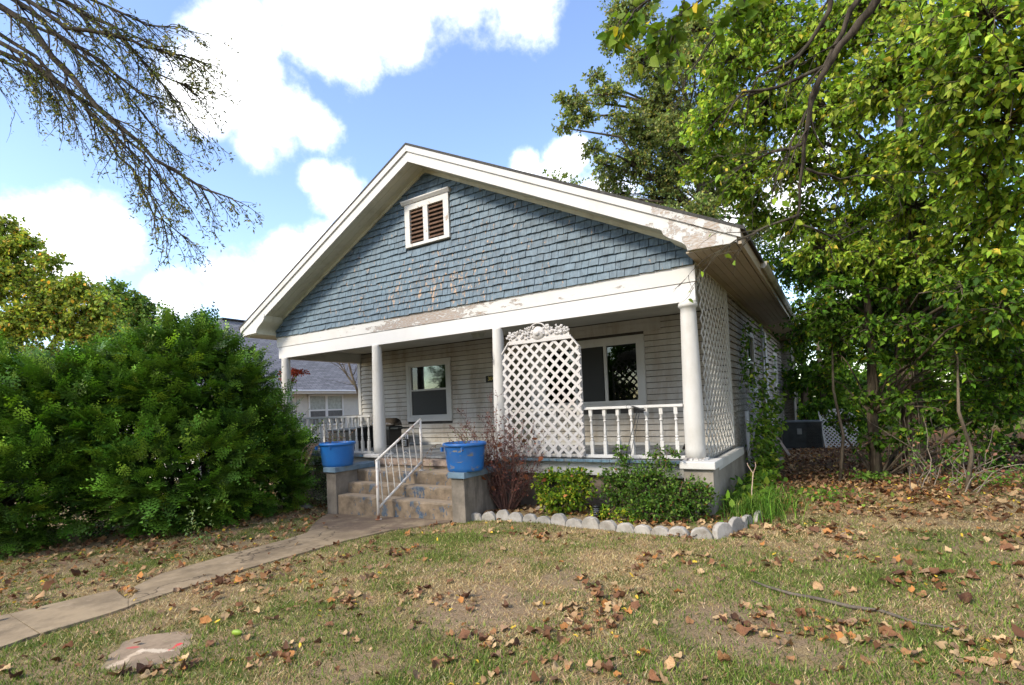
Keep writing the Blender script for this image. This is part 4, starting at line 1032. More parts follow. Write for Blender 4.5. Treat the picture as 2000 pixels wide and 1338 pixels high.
def chandelier():
    x,y,z=-1.95,YB+2.3,2.25
    t=thing('chandelier','small lit candle chandelier seen through the right porch window','chandelier',(x,y,z))
    br=plain('brass',(.35,.25,.1),.3,metal=1,bump=0)
    MB().tube([(x,y,z+.7),(x,y,z-.05)],.008,6).build('rod',br,t)
    em,nt,b,o=mat('candle_bulb'); b.inputs['Emission Color'].default_value=(1,.72,.4,1); b.inputs['Emission Strength'].default_value=14
    for k in range(5):
        a=k/5*2*math.pi+.3; px,py=x+.13*math.cos(a),y+.13*math.sin(a)
        MB().tube([(x,y,z-.04),((x+px)/2,(y+py)/2,z-.07),(px,py,z)],.005,5).build('arm',br,t)
        MB().lathe([(0,0),(.010,.01),(.013,.03),(.006,.055),(0,.06)],8,(px,py,z)).build('bulb',em,t,True)
chandelier()

# edging stones
def stones():
    m_=concrete_mat('edging_concrete',(.40,.375,.34),(.22,.205,.18),5,lambda g,c:g.mix(g.m('MULTIPLY',g.ramp(g.noise(9,6,.7,off=6),.55,.68),.6),c,(.17,.14,.11)))
    px=[(929,1016),(956,1016),(983,1016),(1008,1018),(1036,1019),(1063,1021),(1093,1023),(1123,1027),(1155,1030),(1189,1033),(1223,1038),(1257,1041),(1291,1045),(1327,1048),(1370,1052),(1412,1049),(1437,1039),(1459,1029),(1481,1014),(1503,993)]
    names='first second third fourth fifth sixth seventh eighth ninth tenth eleventh twelfth thirteenth fourteenth fifteenth sixteenth seventeenth eighteenth'.split()
    G_=[Vector(gpt(*p)) for p in px]; r=random.Random(1); ms=[]
    for v in range(4):
        mb=MB(); n=12; w=.128; rr=random.Random(v); prof=[(-w,-.06)]
        for i in range(n+1):
            a=math.pi*(1-i/n); prof.append((w*math.cos(a)*(1+rr.uniform(-.03,.03)), .0+.125*math.sin(a)**.85*(1+rr.uniform(-.06,.06))))
        prof.append((w,-.06)); mb.prism(prof,1,-.035,.035); ms.append(mb.mesh('edging_stone',m_))
    for i,p in enumerate(G_):
        q=G_[min(i+1,len(G_)-1)]-G_[max(i-1,0)]
        o=link('edging_stone',ms[i%4],None,(p.x,p.y,p.z+r.uniform(-.005,.02)+(.02 if 15<=i<=17 else 0)))
        o.rotation_euler=(rad(r.uniform(-7,7)),rad(r.uniform(-5,5)),math.atan2(q.y,q.x)+rad(r.uniform(-6,6)))
        L_=(G_[min(i+1,len(G_)-1)]-G_[max(i-1,0)]).length/2 if 0<i<len(G_)-1 else .24
        o.scale=(min(1.25,max(.8,L_/.25)),r.uniform(.85,1.2),r.uniform(.82,1.18))
        b=o.modifiers.new('bevel','BEVEL'); b.width=.012; b.segments=2
        if i<len(names): lab=names[i]+' scalloped concrete edging stone counted from the right step wall'
        else: lab={18:'tilted edging stone half hidden by the tall grass clump',19:'last whitish edging stone at the far end behind tall grass'}[i]
        tag(o,lab,'edging stone','scalloped edging stones round the flower bed')
    rk=plain('limestone',(.42,.36,.3),.9,.3,5,dirt=(.2,.1,.06),bump=.6)
    def rock(px_,py_,s,lab,mt,seed,cat='rock'):
        x,y,z=gpt(px_,py_); mb=MB(); r2=random.Random(seed); pr=[]; n=10
        for i in range(6):
            ph=i/5*math.pi/2
            for j in range(n):
                a=j/n*2*math.pi; k=1+.25*math.sin(a*2+seed)+r2.uniform(-.1,.1); pr.append((x+s[0]*math.cos(ph)*math.cos(a)*k,y+s[1]*math.cos(ph)*math.sin(a)*k,z-.02+s[2]*math.sin(ph)*(1+r2.uniform(-.08,.08))))
        mb.add(pr,[(i*n+j,i*n+(j+1)%n,(i+1)*n+(j+1)%n,(i+1)*n+j) for i in range(5) for j in range(n)]); o=mb.build('rock',mt,None,True,origin=(x,y,z)); tag(o,lab,cat)
    rock(1060,1000,(.14,.1,.13),'rounded pale brown rock in the leafy flower bed',rk,2)
    rock(598,992,(.2,.14,.12),'grey rock at the foot of the left step wall',plain('grey_stone',(.2,.2,.18),.9,.3,6,bump=.5),5)
    moss=plain('mossy_slate',(.22,.21,.08),.9,.35,14,bump=.5)
    x,y,z=gpt(948,996); a=MB(); P=[(-.11,0),(.10,-.0),(.12,.13),(.03,.24),(-.05,.22),(-.13,.1)]
    a.add([(x+u,y-.02+.25*v,z+v) for u,v in P]+[(x+u,y+.02+.25*v,z+v) for u,v in P],[tuple(range(6)),tuple(range(11,5,-1))]+[(i,i+6,(i+1)%6+6,(i+1)%6) for i in range(6)])
    tag(a.build('slate',moss,None,origin=(x,y,z),bevel=.006),'upright mossy yellowish stone slab against the right step wall','stone')
    # solar light
    x,y,z=gpt(1166,1021); t=thing('solar_path_light','small black ribbed solar path light between the green bushes','garden light',(x,y,z))
    MB().tube([(x,y,z-.05),(x,y,z+.12)],.012,8).build('stake',M['black'],t)
    MB().lathe([(.03,.10),(.04,.11),(.04,.235),(.0,.235)],16,(x,y,z)).build('lamp_body',plain('grey_core',(.35,.36,.37),.3,bump=0),t,True)
    rg=MB().lathe([(.042,0),(.052,.004),(.052,.012),(.042,.018)],16).mesh('ring',M['black'])
    for k in range(5): piece('ring',rg,t,(x,y,z+.11+k*.026))
    MB().lathe([(.055,.235),(.05,.25),(.0,.26)],16,(x,y,z)).build('cap',M['black'],t,True)
stones()
def pad():
    def ex(g,c):
        x,y,z=g.xyz()
        A=gpt(232,1292); B=gpt(290,1268); D=gpt(347,1262)
        def seg(P,Q,w):
            dx,dy=Q[0]-P[0],Q[1]-P[1]; L2=dx*dx+dy*dy
            t=g.m('DIVIDE',g.m('ADD',g.m('MULTIPLY',g.m('SUBTRACT',x,P[0]),dx),g.m('MULTIPLY',g.m('SUBTRACT',y,P[1]),dy)),L2,clamp=True)
            ex_=g.m('SUBTRACT',x,g.m('ADD',P[0],g.m('MULTIPLY',t,dx))); ey=g.m('SUBTRACT',y,g.m('ADD',P[1],g.m('MULTIPLY',t,dy)))
            d=g.m('SQRT',g.m('ADD',g.m('MULTIPLY',ex_,ex_),g.m('MULTIPLY',ey,ey)))
            d=g.m('ADD',d,g.m('MULTIPLY',g.m('SUBTRACT',g.noise(11,7,.8,off=3),.46),w*5.5))
            return g.m('SUBTRACT',1.0,g.ramp(d,w*.6,w))
        c=g.mix(g.m('MULTIPLY',seg(gpt(225,1300),gpt(275,1272),.045),.75),c,(.58,.45,.32)); c=g.mix(g.m('MULTIPLY',seg(gpt(275,1272),gpt(335,1270),.035),.7),c,(.6,.5,.38))
        c=g.mix(g.m('MULTIPLY',seg(gpt(250,1268),gpt(270,1266),.022),.7),c,(.5,.08,.08)); c=g.mix(seg(gpt(334,1268),gpt(350,1258),.028),c,(.62,.06,.07)); return c
    cm=concrete_mat('pad_concrete',(.32,.24,.16),(.19,.14,.095),6,ex)
    c0=np.mean(np.array(pad_poly),0); o=slab_mesh(pad_poly,.004,.08,cm,'concrete_patch')
    tag(o,'rough concrete patch in the lawn with red and cream paint marks','concrete patch')
pad()
def misc_ground():
    x,y,z=gpt(463,1241); mb=MB().lathe([(0,-.045),(.018,-.03),(.025,0),(.018,.03),(0,.045)],10); mb.v=[(x+c*1.1,y+a*.9+c*.3,z+.028+b) for a,b,c in mb.v]
    tag(mb.build('seed_pod',plain('pod_green',(.2,.3,.03),.5),None,True,origin=(x,y,z)),'bright green oval seed pod lying on the lawn','seed pod')
    P=[Vector(gpt(*p))+Vector((0,0,.02)) for p in [(1468,1137),(1500,1150),(1545,1164),(1600,1175),(1660,1190),(1720,1198),(1790,1222),(1885,1236)]]
    t=tag(MB().tube(P,[.008,.011,.013,.014,.014,.012,.01,.006],6).build('fallen_branch',plain('grey_bark_stick',(.11,.09,.07),.95,.3,20),None,True,origin=P[0]),'long thin dark fallen branch lying across the lawn','stick')
    P=[Vector(gpt(*p))+Vector((0,0,.03)) for p in [(1627,1056),(1650,1046),(1672,1040)]]
    tag(MB().tube(P,.004,5).build('dry_stalk',plain('pale_stalk',(.5,.4,.26),.9),None,origin=P[0]),'short pale dry stalk on the lawn beyond the flower bed','stick')
    A=Vector(gpt(1470,1000)); tag(MB().tube([A,A+Vector((.0,.02,.3)),A+Vector((.03,.03,.55))],.007,5).tube([A+Vector((.03,.03,.55)),A+Vector((-.03,.03,.66)),A+Vector((-.04,.03,.70))],.005,4).tube([A+Vector((.03,.03,.55)),A+Vector((.07,.03,.65)),A+Vector((.065,.03,.71))],.005,4).build('forked_stick',plain('tan_stick',(.45,.33,.25),.9),None,origin=A),'upright forked tan stick in the grass clump by the pier','stick')
misc_ground()

# ================================================================== neighbour house
def neighbour():
    X=-17.0; t=thing('neighbour_house','cream sided neighbouring house with grey shingle hip roof','house',(-21,6,-.5))
    sd=plain('cream_vinyl',(.60,.57,.50),.6,.06,3,bump=0); wt=plain('white_vinyl',(.7,.69,.66),.5,.05,3,bump=0)
    MB().box(-25,X-.03,1.7,17,-1,2.58).build('wall',sd,t)
    rows=MB(); z=-.6
    while z<2.5: rows.hexa([(X-.03,1.7,z),(X+.012,1.7,z),(X+.012,17,z),(X-.03,17,z),(X-.03,1.7,z+.118),(X-.008,1.7,z+.118),(X-.008,17,z+.118),(X-.03,17,z+.118)]); z+=.12
    tag(rows.build('siding',sd,t),kind='stuff')
    m_,nt,b,o=mat('grey_purple_shingles'); g=G(nt); mp=g.N('ShaderNodeMapping'); tc=g.N('ShaderNodeTexCoord'); g.L(tc.outputs['Object'],mp.inputs[0])
    sx=g.N('ShaderNodeSeparateXYZ'); g.L(tc.outputs['Object'],sx.inputs[0]); cx=g.N('ShaderNodeCombineXYZ'); g.L(sx.outputs[1],cx.inputs[0]); g.L(g.m('MULTIPLY',sx.outputs[2],1.75),cx.inputs[1])
    br=g.N('ShaderNodeTexBrick'); g.L(cx.outputs[0],br.inputs['Vector']); br.inputs['Scale'].default_value=3.2; br.inputs['Color1'].default_value=(.125,.124,.13,1); br.inputs['Color2'].default_value=(.2,.197,.208,1); br.inputs['Mortar'].default_value=(.06,.058,.068,1)
    br.inputs['Mortar Size'].default_value=.035; br.inputs['Brick Width'].default_value=.9; br.inputs['Row Height'].default_value=.42; br.offset_frequency=2
    g.L(br.outputs[0],b.inputs['Base Color']); b.inputs['Roughness'].default_value=.95; g.L(g.bump(br.outputs['Fac'],-.5,.03),b.inputs['Normal'])
    xe=X+.45; yF=1.2; yB=17.5; xr=-21.0; zr=6.02; ze=2.66; yr0=4.75
    rf=MB(); E=[(xe,yF,ze),(xe,yB,ze),(-25.4,yB,ze),(-25.4,yF,ze)]; Rg=[(xr,yr0,zr),(xr,yB-7,zr)]
    rf.add(E+Rg,[(0,1,5,4),(3,0,4),(2,3,4,5),(1,2,5)]); rf.build('roof',m_,t)
    MB().bar((xr,yr0,zr+.03),(xr,yB-7,zr+.03),.3,.05).build('ridge_cap',plain('ridge_dark',(.06,.058,.068),.9),t)
    MB().box(X-.0,xe+.02,yF,yB,ze-.14,ze-.01).build('eave_fascia',wt,t); MB().tube([(xe+.05,yF,ze-.03),(xe+.05,yB,ze-.03)],.045,6).build('gutter',wt,t)
    y0,y1,z0,z1=6.12,7.92,1.15,2.5; f=MB(); w=.07; x0_,x1_=X-.03,X+.05; ym=(y0+y1)/2
    f.box(x0_,x1_,y0,y0+w,z0,z1); f.box(x0_,x1_,y1-w,y1,z0,z1); f.box(x0_,x1_+.004,y0,y1,z1-w,z1); f.box(x0_,x1_+.004,y0,y1,z0,z0+w); f.box(x0_,x1_-.003,ym-.06,ym+.06,z0+w,z1-w)
    wn=f.build('window',wt,t)
    for a,b2 in ((y0+w,ym-.06),(ym+.06,y1-w)):
        zm=(z0+z1)/2; MB().box(X-.02,X+.035,a,b2,zm-.03,zm+.03).build('sash_bar',wt,wn)
        MB().box(X+.012,X+.02,a,b2,z0+w,zm-.03).build('pane',plain('grey_pane',(.12,.12,.12),.15,bump=0),wn); MB().box(X+.012,X+.02,a,b2,zm+.03,z1-w).build('pane',plain('curtained_pane',(.36,.38,.34),.2,bump=0),wn)
neighbour()

# ================================================================== plants
def ell_points(n, c, rr, rng=NR, shell=0.0):
    v = norm(rng.normal(size=(n,3))); u = (shell + (1-shell)*rng.random(n))**(1/3 if shell == 0 else 1)
    return np.array(c) + v*np.array(rr)*u[:,None], v
GREEN = [(.08,.17,.018),(.14,.25,.025),(.22,.32,.035),(.32,.36,.05),(.05,.11,.015)]
YEW = [(.065,.145,.014),(.105,.215,.02),(.20,.32,.03),(.028,.065,.010)]

def bark_mat(name, base, dark, scale=9):
    m_, nt, b, o = mat(name); g = G(nt)
    n = g.noise(scale, 7, .7, stretch=(1,1,.22)); l = g.noise(2.2, 5, .6, off=3)
    c = g.mix(g.ramp(n,.35,.65), dark, base); c = g.mix(g.m('MULTIPLY', g.ramp(l,.5,.65), .3), c, (.12,.13,.08))
    g.L(c, b.inputs['Base Color']); b.inputs['Roughness'].default_value = .95; b.inputs['Specular IOR Level'].default_value = .1
    g.L(g.bump(n, .9, .03), b.inputs['Normal']); return m_
BARK = bark_mat('tree_bark', (.15,.12,.085), (.045,.035,.025))
BARK_D = bark_mat('dark_branch_bark', (.085,.07,.055), (.03,.025,.02), 14)

def branchlets(center, rr, n, seed, nseg=5, inner=.15, gravity=.1, outdir=None):
    """n twig polylines (n,nseg+1,3) inside an ellipsoid, starting near its core, running out"""
    rng = np.random.default_rng(seed)
    v = norm(rng.normal(size=(n,3))); s = np.array(center) + v*np.array(rr)*inner*rng.random((n,1))
    e = np.array(center) + v*np.array(rr)*(.55+.45*rng.random((n,1)))
    t = np.linspace(0,1,nseg+1)[None,:,None]
    P = s[:,None]*(1-t)+e[:,None]*t + rng.normal(size=(n,nseg+1,3))*.05*np.mean(rr)*np.sin(t*2.2)
    P[:,:,2] -= (t[...,0]**2)*gravity*np.mean(rr)
    return P
def poly_tubes(P, r0, r1, sides=3):
    """many polylines at once as tubes: P (n,k,3)"""
    n,k,_ = P.shape; d = norm(np.gradient(P, axis=1)); ref = norm(np.cross(d, np.array([.3,.2,.93]))); q = np.cross(d, ref)
    rr_ = (r0+(r1-r0)*np.linspace(0,1,k))[None,:,None,None]
    a = np.arange(sides)/sides*2*math.pi
    V = P[:,:,None,:] + rr_*(ref[:,:,None,:]*np.cos(a)[None,None,:,None]+q[:,:,None,:]*np.sin(a)[None,None,:,None])
    idx = np.arange(n*k*sides).reshape(n,k,sides); nx = np.roll(idx,-1,axis=2)
    F = np.stack([idx[:,:-1],nx[:,:-1],nx[:,1:],idx[:,1:]],-1).reshape(-1,4)
    return V.reshape(-1,3), F
def leaves_on(P, per, size, pal, w, kind, seed, droop=.5, up=.6, t0=.25, spread=1.0, jit=.18, tone=None):
    rng = np.random.default_rng(seed); n,k,_ = P.shape
    t = t0+(1-t0)*rng.random((n,per)); f = t*(k-1); i = np.minimum(f.astype(int), k-2); u = (f-i)[...,None]
    a = np.take_along_axis(P, i[...,None].repeat(3,-1), 1); b = np.take_along_axis(P, (i+1)[...,None].repeat(3,-1), 1)
    base = (a*(1-u)+b*u).reshape(-1,3); dr = norm((b-a).reshape(-1,3)); m_ = len(base)
    side = norm(np.cross(dr, rng.normal(size=(m_,3)))); D = norm(dr*.5+side*spread+np.array([0,0,-droop])+rng.normal(size=(m_,3))*.25)
    Nn = norm(np.array([0,0,up])+rng.normal(size=(m_,3))*.55)
    base = base + side*.01
    S = size*rng.uniform(.6,1.25,m_); cols = pick_cols(m_, pal, w, jit, rng)
    if tone is not None: cols = cols*tone
    return leaves_arr(base, D, Nn, S, cols, kind)

def clump_tree(name, label, cat, base, trunk, rads, clumps, pal, w, size, kind, per_vol, per, seed, bark=BARK, lmat=None, limb_r=.045, droop=.5, twigs=True, up=.6, gravity=.1, limbs_from=(.35,1.0), group=None, sides=9):
    t = thing(name, label, cat, base, group)
    tr = MB().tube(trunk, rads, sides)
    rng = random.Random(seed); T = [Vector(p) for p in trunk]
    lb = MB(); n = len(T)
    tw = []; lv = []
    for ci, (c, rr) in enumerate(clumps):
        cv = Vector(c); best = min(range(n), key=lambda i: (T[i]-cv).length + max(0,T[i].z-cv.z+.3)*2)
        a = T[best]; L_ = (cv-a).length
        if L_ > .4:
            mid1 = a.lerp(cv,.35)+Vector((rng.uniform(-.08,.08)*L_,rng.uniform(-.08,.08)*L_,.10*L_)); mid2 = a.lerp(cv,.7)+Vector((rng.uniform(-.08,.08)*L_,rng.uniform(-.08,.08)*L_,.08*L_))
            r0 = min(limb_r*(.5+.12*L_), rads[best]*.7)
            MB().tube([a,mid1,mid2,cv],[r0,r0*.75,r0*.5,r0*.22],6,cap=False).build('limb', bark, t, True)
        vol = rr[0]*rr[1]*rr[2]; nb = max(6,int(per_vol*vol**.72))
        P = branchlets(c, rr, nb, seed*100+ci, gravity=gravity); tw.append(P)
        lv.append(leaves_on(P, per, size, pal, w, kind, seed*100+ci+7, droop, up, tone=rng.uniform(.85,1.15)))
    tr.build('trunk', bark, t, True)
    if twigs:
        V,F = poly_tubes(np.concatenate(tw), .009*(size/.1)**.5, .003); tag(npmesh('twigs', V, F, bark, t), kind='stuff')
    V,F,Tn = join_arr(lv); tag(npmesh('crown', V, F, lmat or leaf_m, t, Tn), kind='stuff')
    return t, len(F)

# ---- yew hedge: feathery sprays
def spray_template(seed):
    r = random.Random(seed); V=[];F=[]
    def finger(p, d, n, L_, w):
        p=np.array(p,float); d=np.array(d,float); d/=np.linalg.norm(d); s=np.cross(d,n); s/=np.linalg.norm(s)
        K=3
        for i in range(K):
            t=(i+.5)/K; b=p+d*L_*t; wl=w*(1-.5*t)
            for sg in (-1,1):
                tip=b+s*sg*wl*1.15+d*wl*.85+np.array(n)*r.uniform(-.25,.25)*wl
                k=len(V); V.extend([b-d*.042,b+d*.046,tip]); F.append((k,k+1,k+2))
        k=len(V); V.extend([p-s*.006,p+s*.006,p+d*L_*1.04]); F.append((k,k+1,k+2))
    n=np.array((0,0,1.)); ax=np.array((0,1.,0))
    finger((0,.55,-.02),(0,1,-.15),n,.5,.10)
    for i,t in enumerate((.1,.26,.42,.58)):
        for sg in (-1,1):
            if i==3 and sg==1: continue
            finger((0,t+.03*sg,-.05*t),(sg*.8,.75,r.uniform(-.2,.1)),n,.42-.22*t+r.uniform(-.04,.04),.10)
    return np.array(V), np.array(F)
SPR=[spray_template(i) for i in range(4)]
def yew(name, label, base, ells, dens, size, seed):
    t=thing(name,label,'yew bush',base,'clipped yew bushes left of the front walk'); rng=np.random.default_rng(seed)
    P=[];D=[];O=[];Hh=[]
    for c,rr in ells:
        c=np.array(c);rr=np.array(rr); area=4*math.pi*((rr[0]*rr[1])**1.6/3+(rr[0]*rr[2])**1.6/3+(rr[1]*rr[2])**1.6/3)**(1/1.6)
        m_=int(area*11); vc=norm(rng.normal(size=(m_,3))); k0=rng.uniform(.88,1.1,m_)
        per=max(4,int(dens/11)); n=m_*per; ci=np.repeat(np.arange(m_),per)
        off=rng.normal(size=(n,3))*.125; h=rng.random(n)                       # every plume: sprays up a short leaning axis
        axis=norm(vc/rr+np.array([0,0,.75])+rng.normal(size=(m_,3))*.18)[ci]
        wid=np.sqrt(1-h*.92)[:,None]; base_=c+vc[ci]*rr*k0[ci][:,None]*.86
        p=base_+axis*(h*.44)[:,None]+off*wid*1.15
        ins=np.zeros(n,bool)
        for c2,r2 in ells:
            if np.allclose(c2,c): continue
            q=(p-np.array(c2))/np.array(r2); ins|=(np.linalg.norm(q,axis=1)<.62)
        ok=(~ins)&(p[:,2]>base[2]+.05)&(rng.random(n)<np.where((p[:,1]>c[1]+.5*rr[1])|(p[:,0]<c[0]-.8*rr[0]),.3,1))
        dd=norm(axis*.75+off*5.0*wid+np.array([0,0,-.1])); P.append(p[ok]);D.append(dd[ok]);Hh.append(h[ok])
    P=np.concatenate(P);D=np.concatenate(D);Hh=np.concatenate(Hh); n=len(P)
    d=norm(D+rng.normal(size=(n,3))*.15); nn=norm(np.array([0,0,1.])+D*.3+rng.normal(size=(n,3))*.35)
    X=norm(np.cross(d,nn)); Z=np.cross(X,d); S=size*rng.uniform(.7,1.2,n); P=P-d*S[:,None]*.3
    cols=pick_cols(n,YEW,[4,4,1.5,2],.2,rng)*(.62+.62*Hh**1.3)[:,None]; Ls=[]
    for k,(TV,TF) in enumerate(SPR):
        m_=np.arange(n)%4==k; q=m_.sum()
        V=P[m_][:,None]+S[m_][:,None,None]*(TV[None,:,0:1]*X[m_][:,None]+TV[None,:,1:2]*d[m_][:,None]+TV[None,:,2:3]*Z[m_][:,None])
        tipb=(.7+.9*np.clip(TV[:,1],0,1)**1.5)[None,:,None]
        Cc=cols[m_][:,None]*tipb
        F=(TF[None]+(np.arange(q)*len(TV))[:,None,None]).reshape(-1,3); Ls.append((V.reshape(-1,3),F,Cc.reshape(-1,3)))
    for c,rr in ells:
        q=1500; v=norm(rng.normal(size=(q,3))); p=np.array(c)+v*np.array(rr)*rng.uniform(.55,.86,(q,1)); p=p[p[:,2]>base[2]+.08]; q=len(p)
        Ls.append(leaves_arr(p,norm(rng.normal(size=(q,3))+np.array([0,0,.3])),rng.normal(size=(q,3)),rng.uniform(.10,.2,q),pick_cols(q,YEW,[4,2,.2,4],.2,rng),'rhomb'))
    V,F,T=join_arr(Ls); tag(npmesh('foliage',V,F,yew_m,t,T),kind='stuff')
    rg=random.Random(seed); mb=MB()
    for c,rr in ells:
        for k in range(9):
            e=Vector(c)+Vector((rg.uniform(-.7,.7)*rr[0],rg.uniform(-.7,.7)*rr[1],rg.uniform(-.2,.8)*rr[2])); b=Vector(base)+Vector((rg.uniform(-.3,.3),rg.uniform(-.3,.3),0))
            mb.tube([b,b.lerp(e,.4)+Vector((0,0,.2)),e],[.03,.02,.008],5,cap=False)
    mb.build('branches',BARK_D,t)
    return len(F)
ny = yew('yew_bush','big dark green yew bush between the front walk and the porch',(-8.8,-2.3,-.35),
    [((-8.75,-2.75,.75),(1.45,1.35,1.2)),((-8.95,-2.35,2.1),(1.15,1.25,1.25)),((-9.6,-3.2,1.6),(1.2,1.2,1.3)),((-8.75,-1.5,1.25),(.85,.85,1.0)),((-8.45,-1.35,.5),(1.0,.95,.9)),((-9.5,-2.1,2.3),(.95,.95,.9))],125,.42,5)
ny += yew('yew_bush','second yew bush cut off at the left edge behind the walk',(-10.6,-5.0,-.38),
    [((-10.2,-4.75,.6),(1.5,1.15,1.05)),((-11.0,-4.9,1.6),(1.5,1.2,1.15)),((-9.9,-4.1,1.5),(1.0,1.0,1.15))],115,.42,6)

# ---- shrubs in the flower bed
def bush(name, label, base, ells, n, size, pal, w, seed, kind='leaf4', stemsn=30, cat='bush', shell=.35, mt=None, group=None, droop=.1):
    t=thing(name,label,cat,base,group); rng=np.random.default_rng(seed); L_=[]; st=[]
    tot=sum(e[1][0]*e[1][1]*e[1][2] for e in ells)
    for i,(c,rr) in enumerate(ells):
        q=max(20,int(n*(rr[0]*rr[1]*rr[2])/tot/14)); P=branchlets(c,rr,q,seed*50+i,4,.3,.05); P[:,:,2]=np.maximum(P[:,:,2],base[2]+.02); st.append(P)
        L_.append(leaves_on(P,14,size,pal,w,kind,seed*50+i,droop,.9,.3,1.0))
    V,F,T=join_arr(L_); tag(npmesh('foliage',V,F,mt or leaf_m,t,T),kind='stuff')
    V,F=poly_tubes(np.concatenate(st),.004,.0015); tag(npmesh('twigs',V,F,twig_dark,t),kind='stuff')
    rg=random.Random(seed); mb=MB(); b=Vector(base)
    for k in range(stemsn):
        c,rr=ells[k%len(ells)]; e=Vector(c)+Vector((rg.uniform(-.6,.6)*rr[0],rg.uniform(-.6,.6)*rr[1],rg.uniform(-.3,.6)*rr[2])); s=Vector((c[0],c[1],b.z))*.6+b*.4+Vector((rg.uniform(-.1,.1),rg.uniform(-.1,.1),0)); s.z=b.z
        mb.tube([s,s.lerp(e,.5)+Vector((rg.uniform(-.05,.05),0,.03)),e],[.009,.007,.003],4,cap=False)
    mb.build('stems',twig_m,t); return t
YG=[(.14,.26,.02),(.28,.38,.03),(.50,.52,.05),(.07,.16,.015),(.6,.26,.08)]
bush('nandina_bush','bright yellow green bush left of the solar light in the flower bed',(-1.95,-.50,-.06),
     [((-2.12,-.42,.34),(.36,.26,.40)),((-1.66,-.48,.38),(.40,.27,.38)),((-1.88,-.62,.18),(.42,.22,.26))],4800,.06,YG,[5,4,2.5,5,.35],21)
DG=[(.07,.16,.02),(.12,.22,.03),(.19,.29,.05),(.04,.09,.012),(.34,.13,.05)]
bush('leafy_shrub','large dark green shrub in front of the right railing and pier',(-.45,-.62,-.04),
     [((-1.02,-.45,.38),(.40,.28,.48)),((-.55,-.55,.44),(.46,.32,.50)),((-.10,-.62,.34),(.48,.34,.44)),((-.45,-.78,.12),(.6,.22,.26)),((.13,-.48,.34),(.26,.22,.30)),((-.98,-.35,.86),(.13,.12,.24)),((-.35,-.35,.86),(.34,.14,.18))],10500,.05,DG,[5,5,3,5,.45],22)
bush('low_bush','yellowish low leafy sprigs at the foot of the large shrub',(-1.1,-.75,-.05),[((-1.15,-.72,.06),(.26,.14,.14)),((-.75,-.9,.07),(.26,.1,.12))],900,.045,YG,[4,4,3,3,.6],23,stemsn=10)
bush('variegated_groundcover','silver green variegated ground cover left of the step wall',(-7.35,-.55,-.3),
     [((-7.1,-.65,-.02),(.42,.4,.34)),((-7.8,-.4,.05),(.6,.4,.38)),((-6.95,-.4,.2),(.3,.3,.3))],2600,.038,[(.32,.38,.24),(.2,.28,.14),(.07,.12,.04),(.5,.52,.4)],[4,4,4,2],24,stemsn=14,cat='ground cover')
bush('red_leaf_shrub','small tree with dark red leaves rising behind the yew',(-10.2,.6,-.35),[((-10.05,.6,2.75),(.62,.3,.12)),((-10.3,.6,2.55),(.25,.25,.16))],900,.06,[(.3,.05,.03),(.18,.03,.02),(.4,.09,.04)],[3,2,1],25,stemsn=10)

def dead_shrub():
    x,y,z=gpt(1005,995); x,y=-3.0,-.42; z=-.1
    t=thing('dead_shrub','bare reddish brown twiggy shrub in front of the trellis','shrub',(x,y,z)); r=random.Random(8)
    mb=MB(); P=[];D=[]
    for i in range(74):
        a=r.uniform(0,2*math.pi); sp=r.uniform(.05,1.05); d=Vector((math.cos(a)*sp*.85-.05,math.sin(a)*sp*.35,1)); L_=r.uniform(.95,1.85)*(1.1-.3*sp)
        m_=wander((x+math.cos(a)*.1,y+math.sin(a)*.07,z),d,L_,7,.12,.0,r); mb.tube(m_,[.008*(1-.8*k/7) for k in range(8)],4,cap=False)
        for k in range(2,8):
            for q in range(3):
                s=wander(m_[k],(m_[k]-m_[k-1]).normalized()+Vector((r.uniform(-.9,.9),r.uniform(-.7,.7),r.uniform(-.4,.5))),r.uniform(.1,.26),3,.35,0,r)
                mb.tube(s,[.003,.0025,.002,.0012],3,cap=False)
                for u in s[1:]:
                    if r.random()<.85: P.append(tuple(u)); D.append((r.uniform(-1,1),r.uniform(-1,1),r.uniform(-.8,.6)))
    mb.build('stems',plain('red_brown_twig',(.13,.065,.05),.85,.3,20,bump=0),t)
    P=np.array(P);n=len(P); V,F,T=leaves_arr(P,np.array(D),NR.normal(size=(n,3)),NR.uniform(.02,.045,n),pick_cols(n,[(.17,.06,.045),(.10,.04,.035),(.28,.12,.08),(.09,.1,.03)],[5,4,2,.5]),'rhomb')
    tag(npmesh('dry_leaves',V,F,dull_leaf,t,T),kind='stuff')
    n=46; P=np.array([(x+r.gauss(0,.26),y-.1+r.gauss(0,.16),z+r.uniform(.35,1.25)) for _ in range(n)]); V,F,T=leaves_arr(P,NR.normal(size=(n,3)),NR.normal(size=(n,3)),NR.uniform(.07,.13,n),pick_cols(n,[(.22,.08,.035),(.13,.055,.03)],[1,1]),'ovate')
    npmesh('caught_leaves',V,F,dull_leaf,t,T)
dead_shrub()

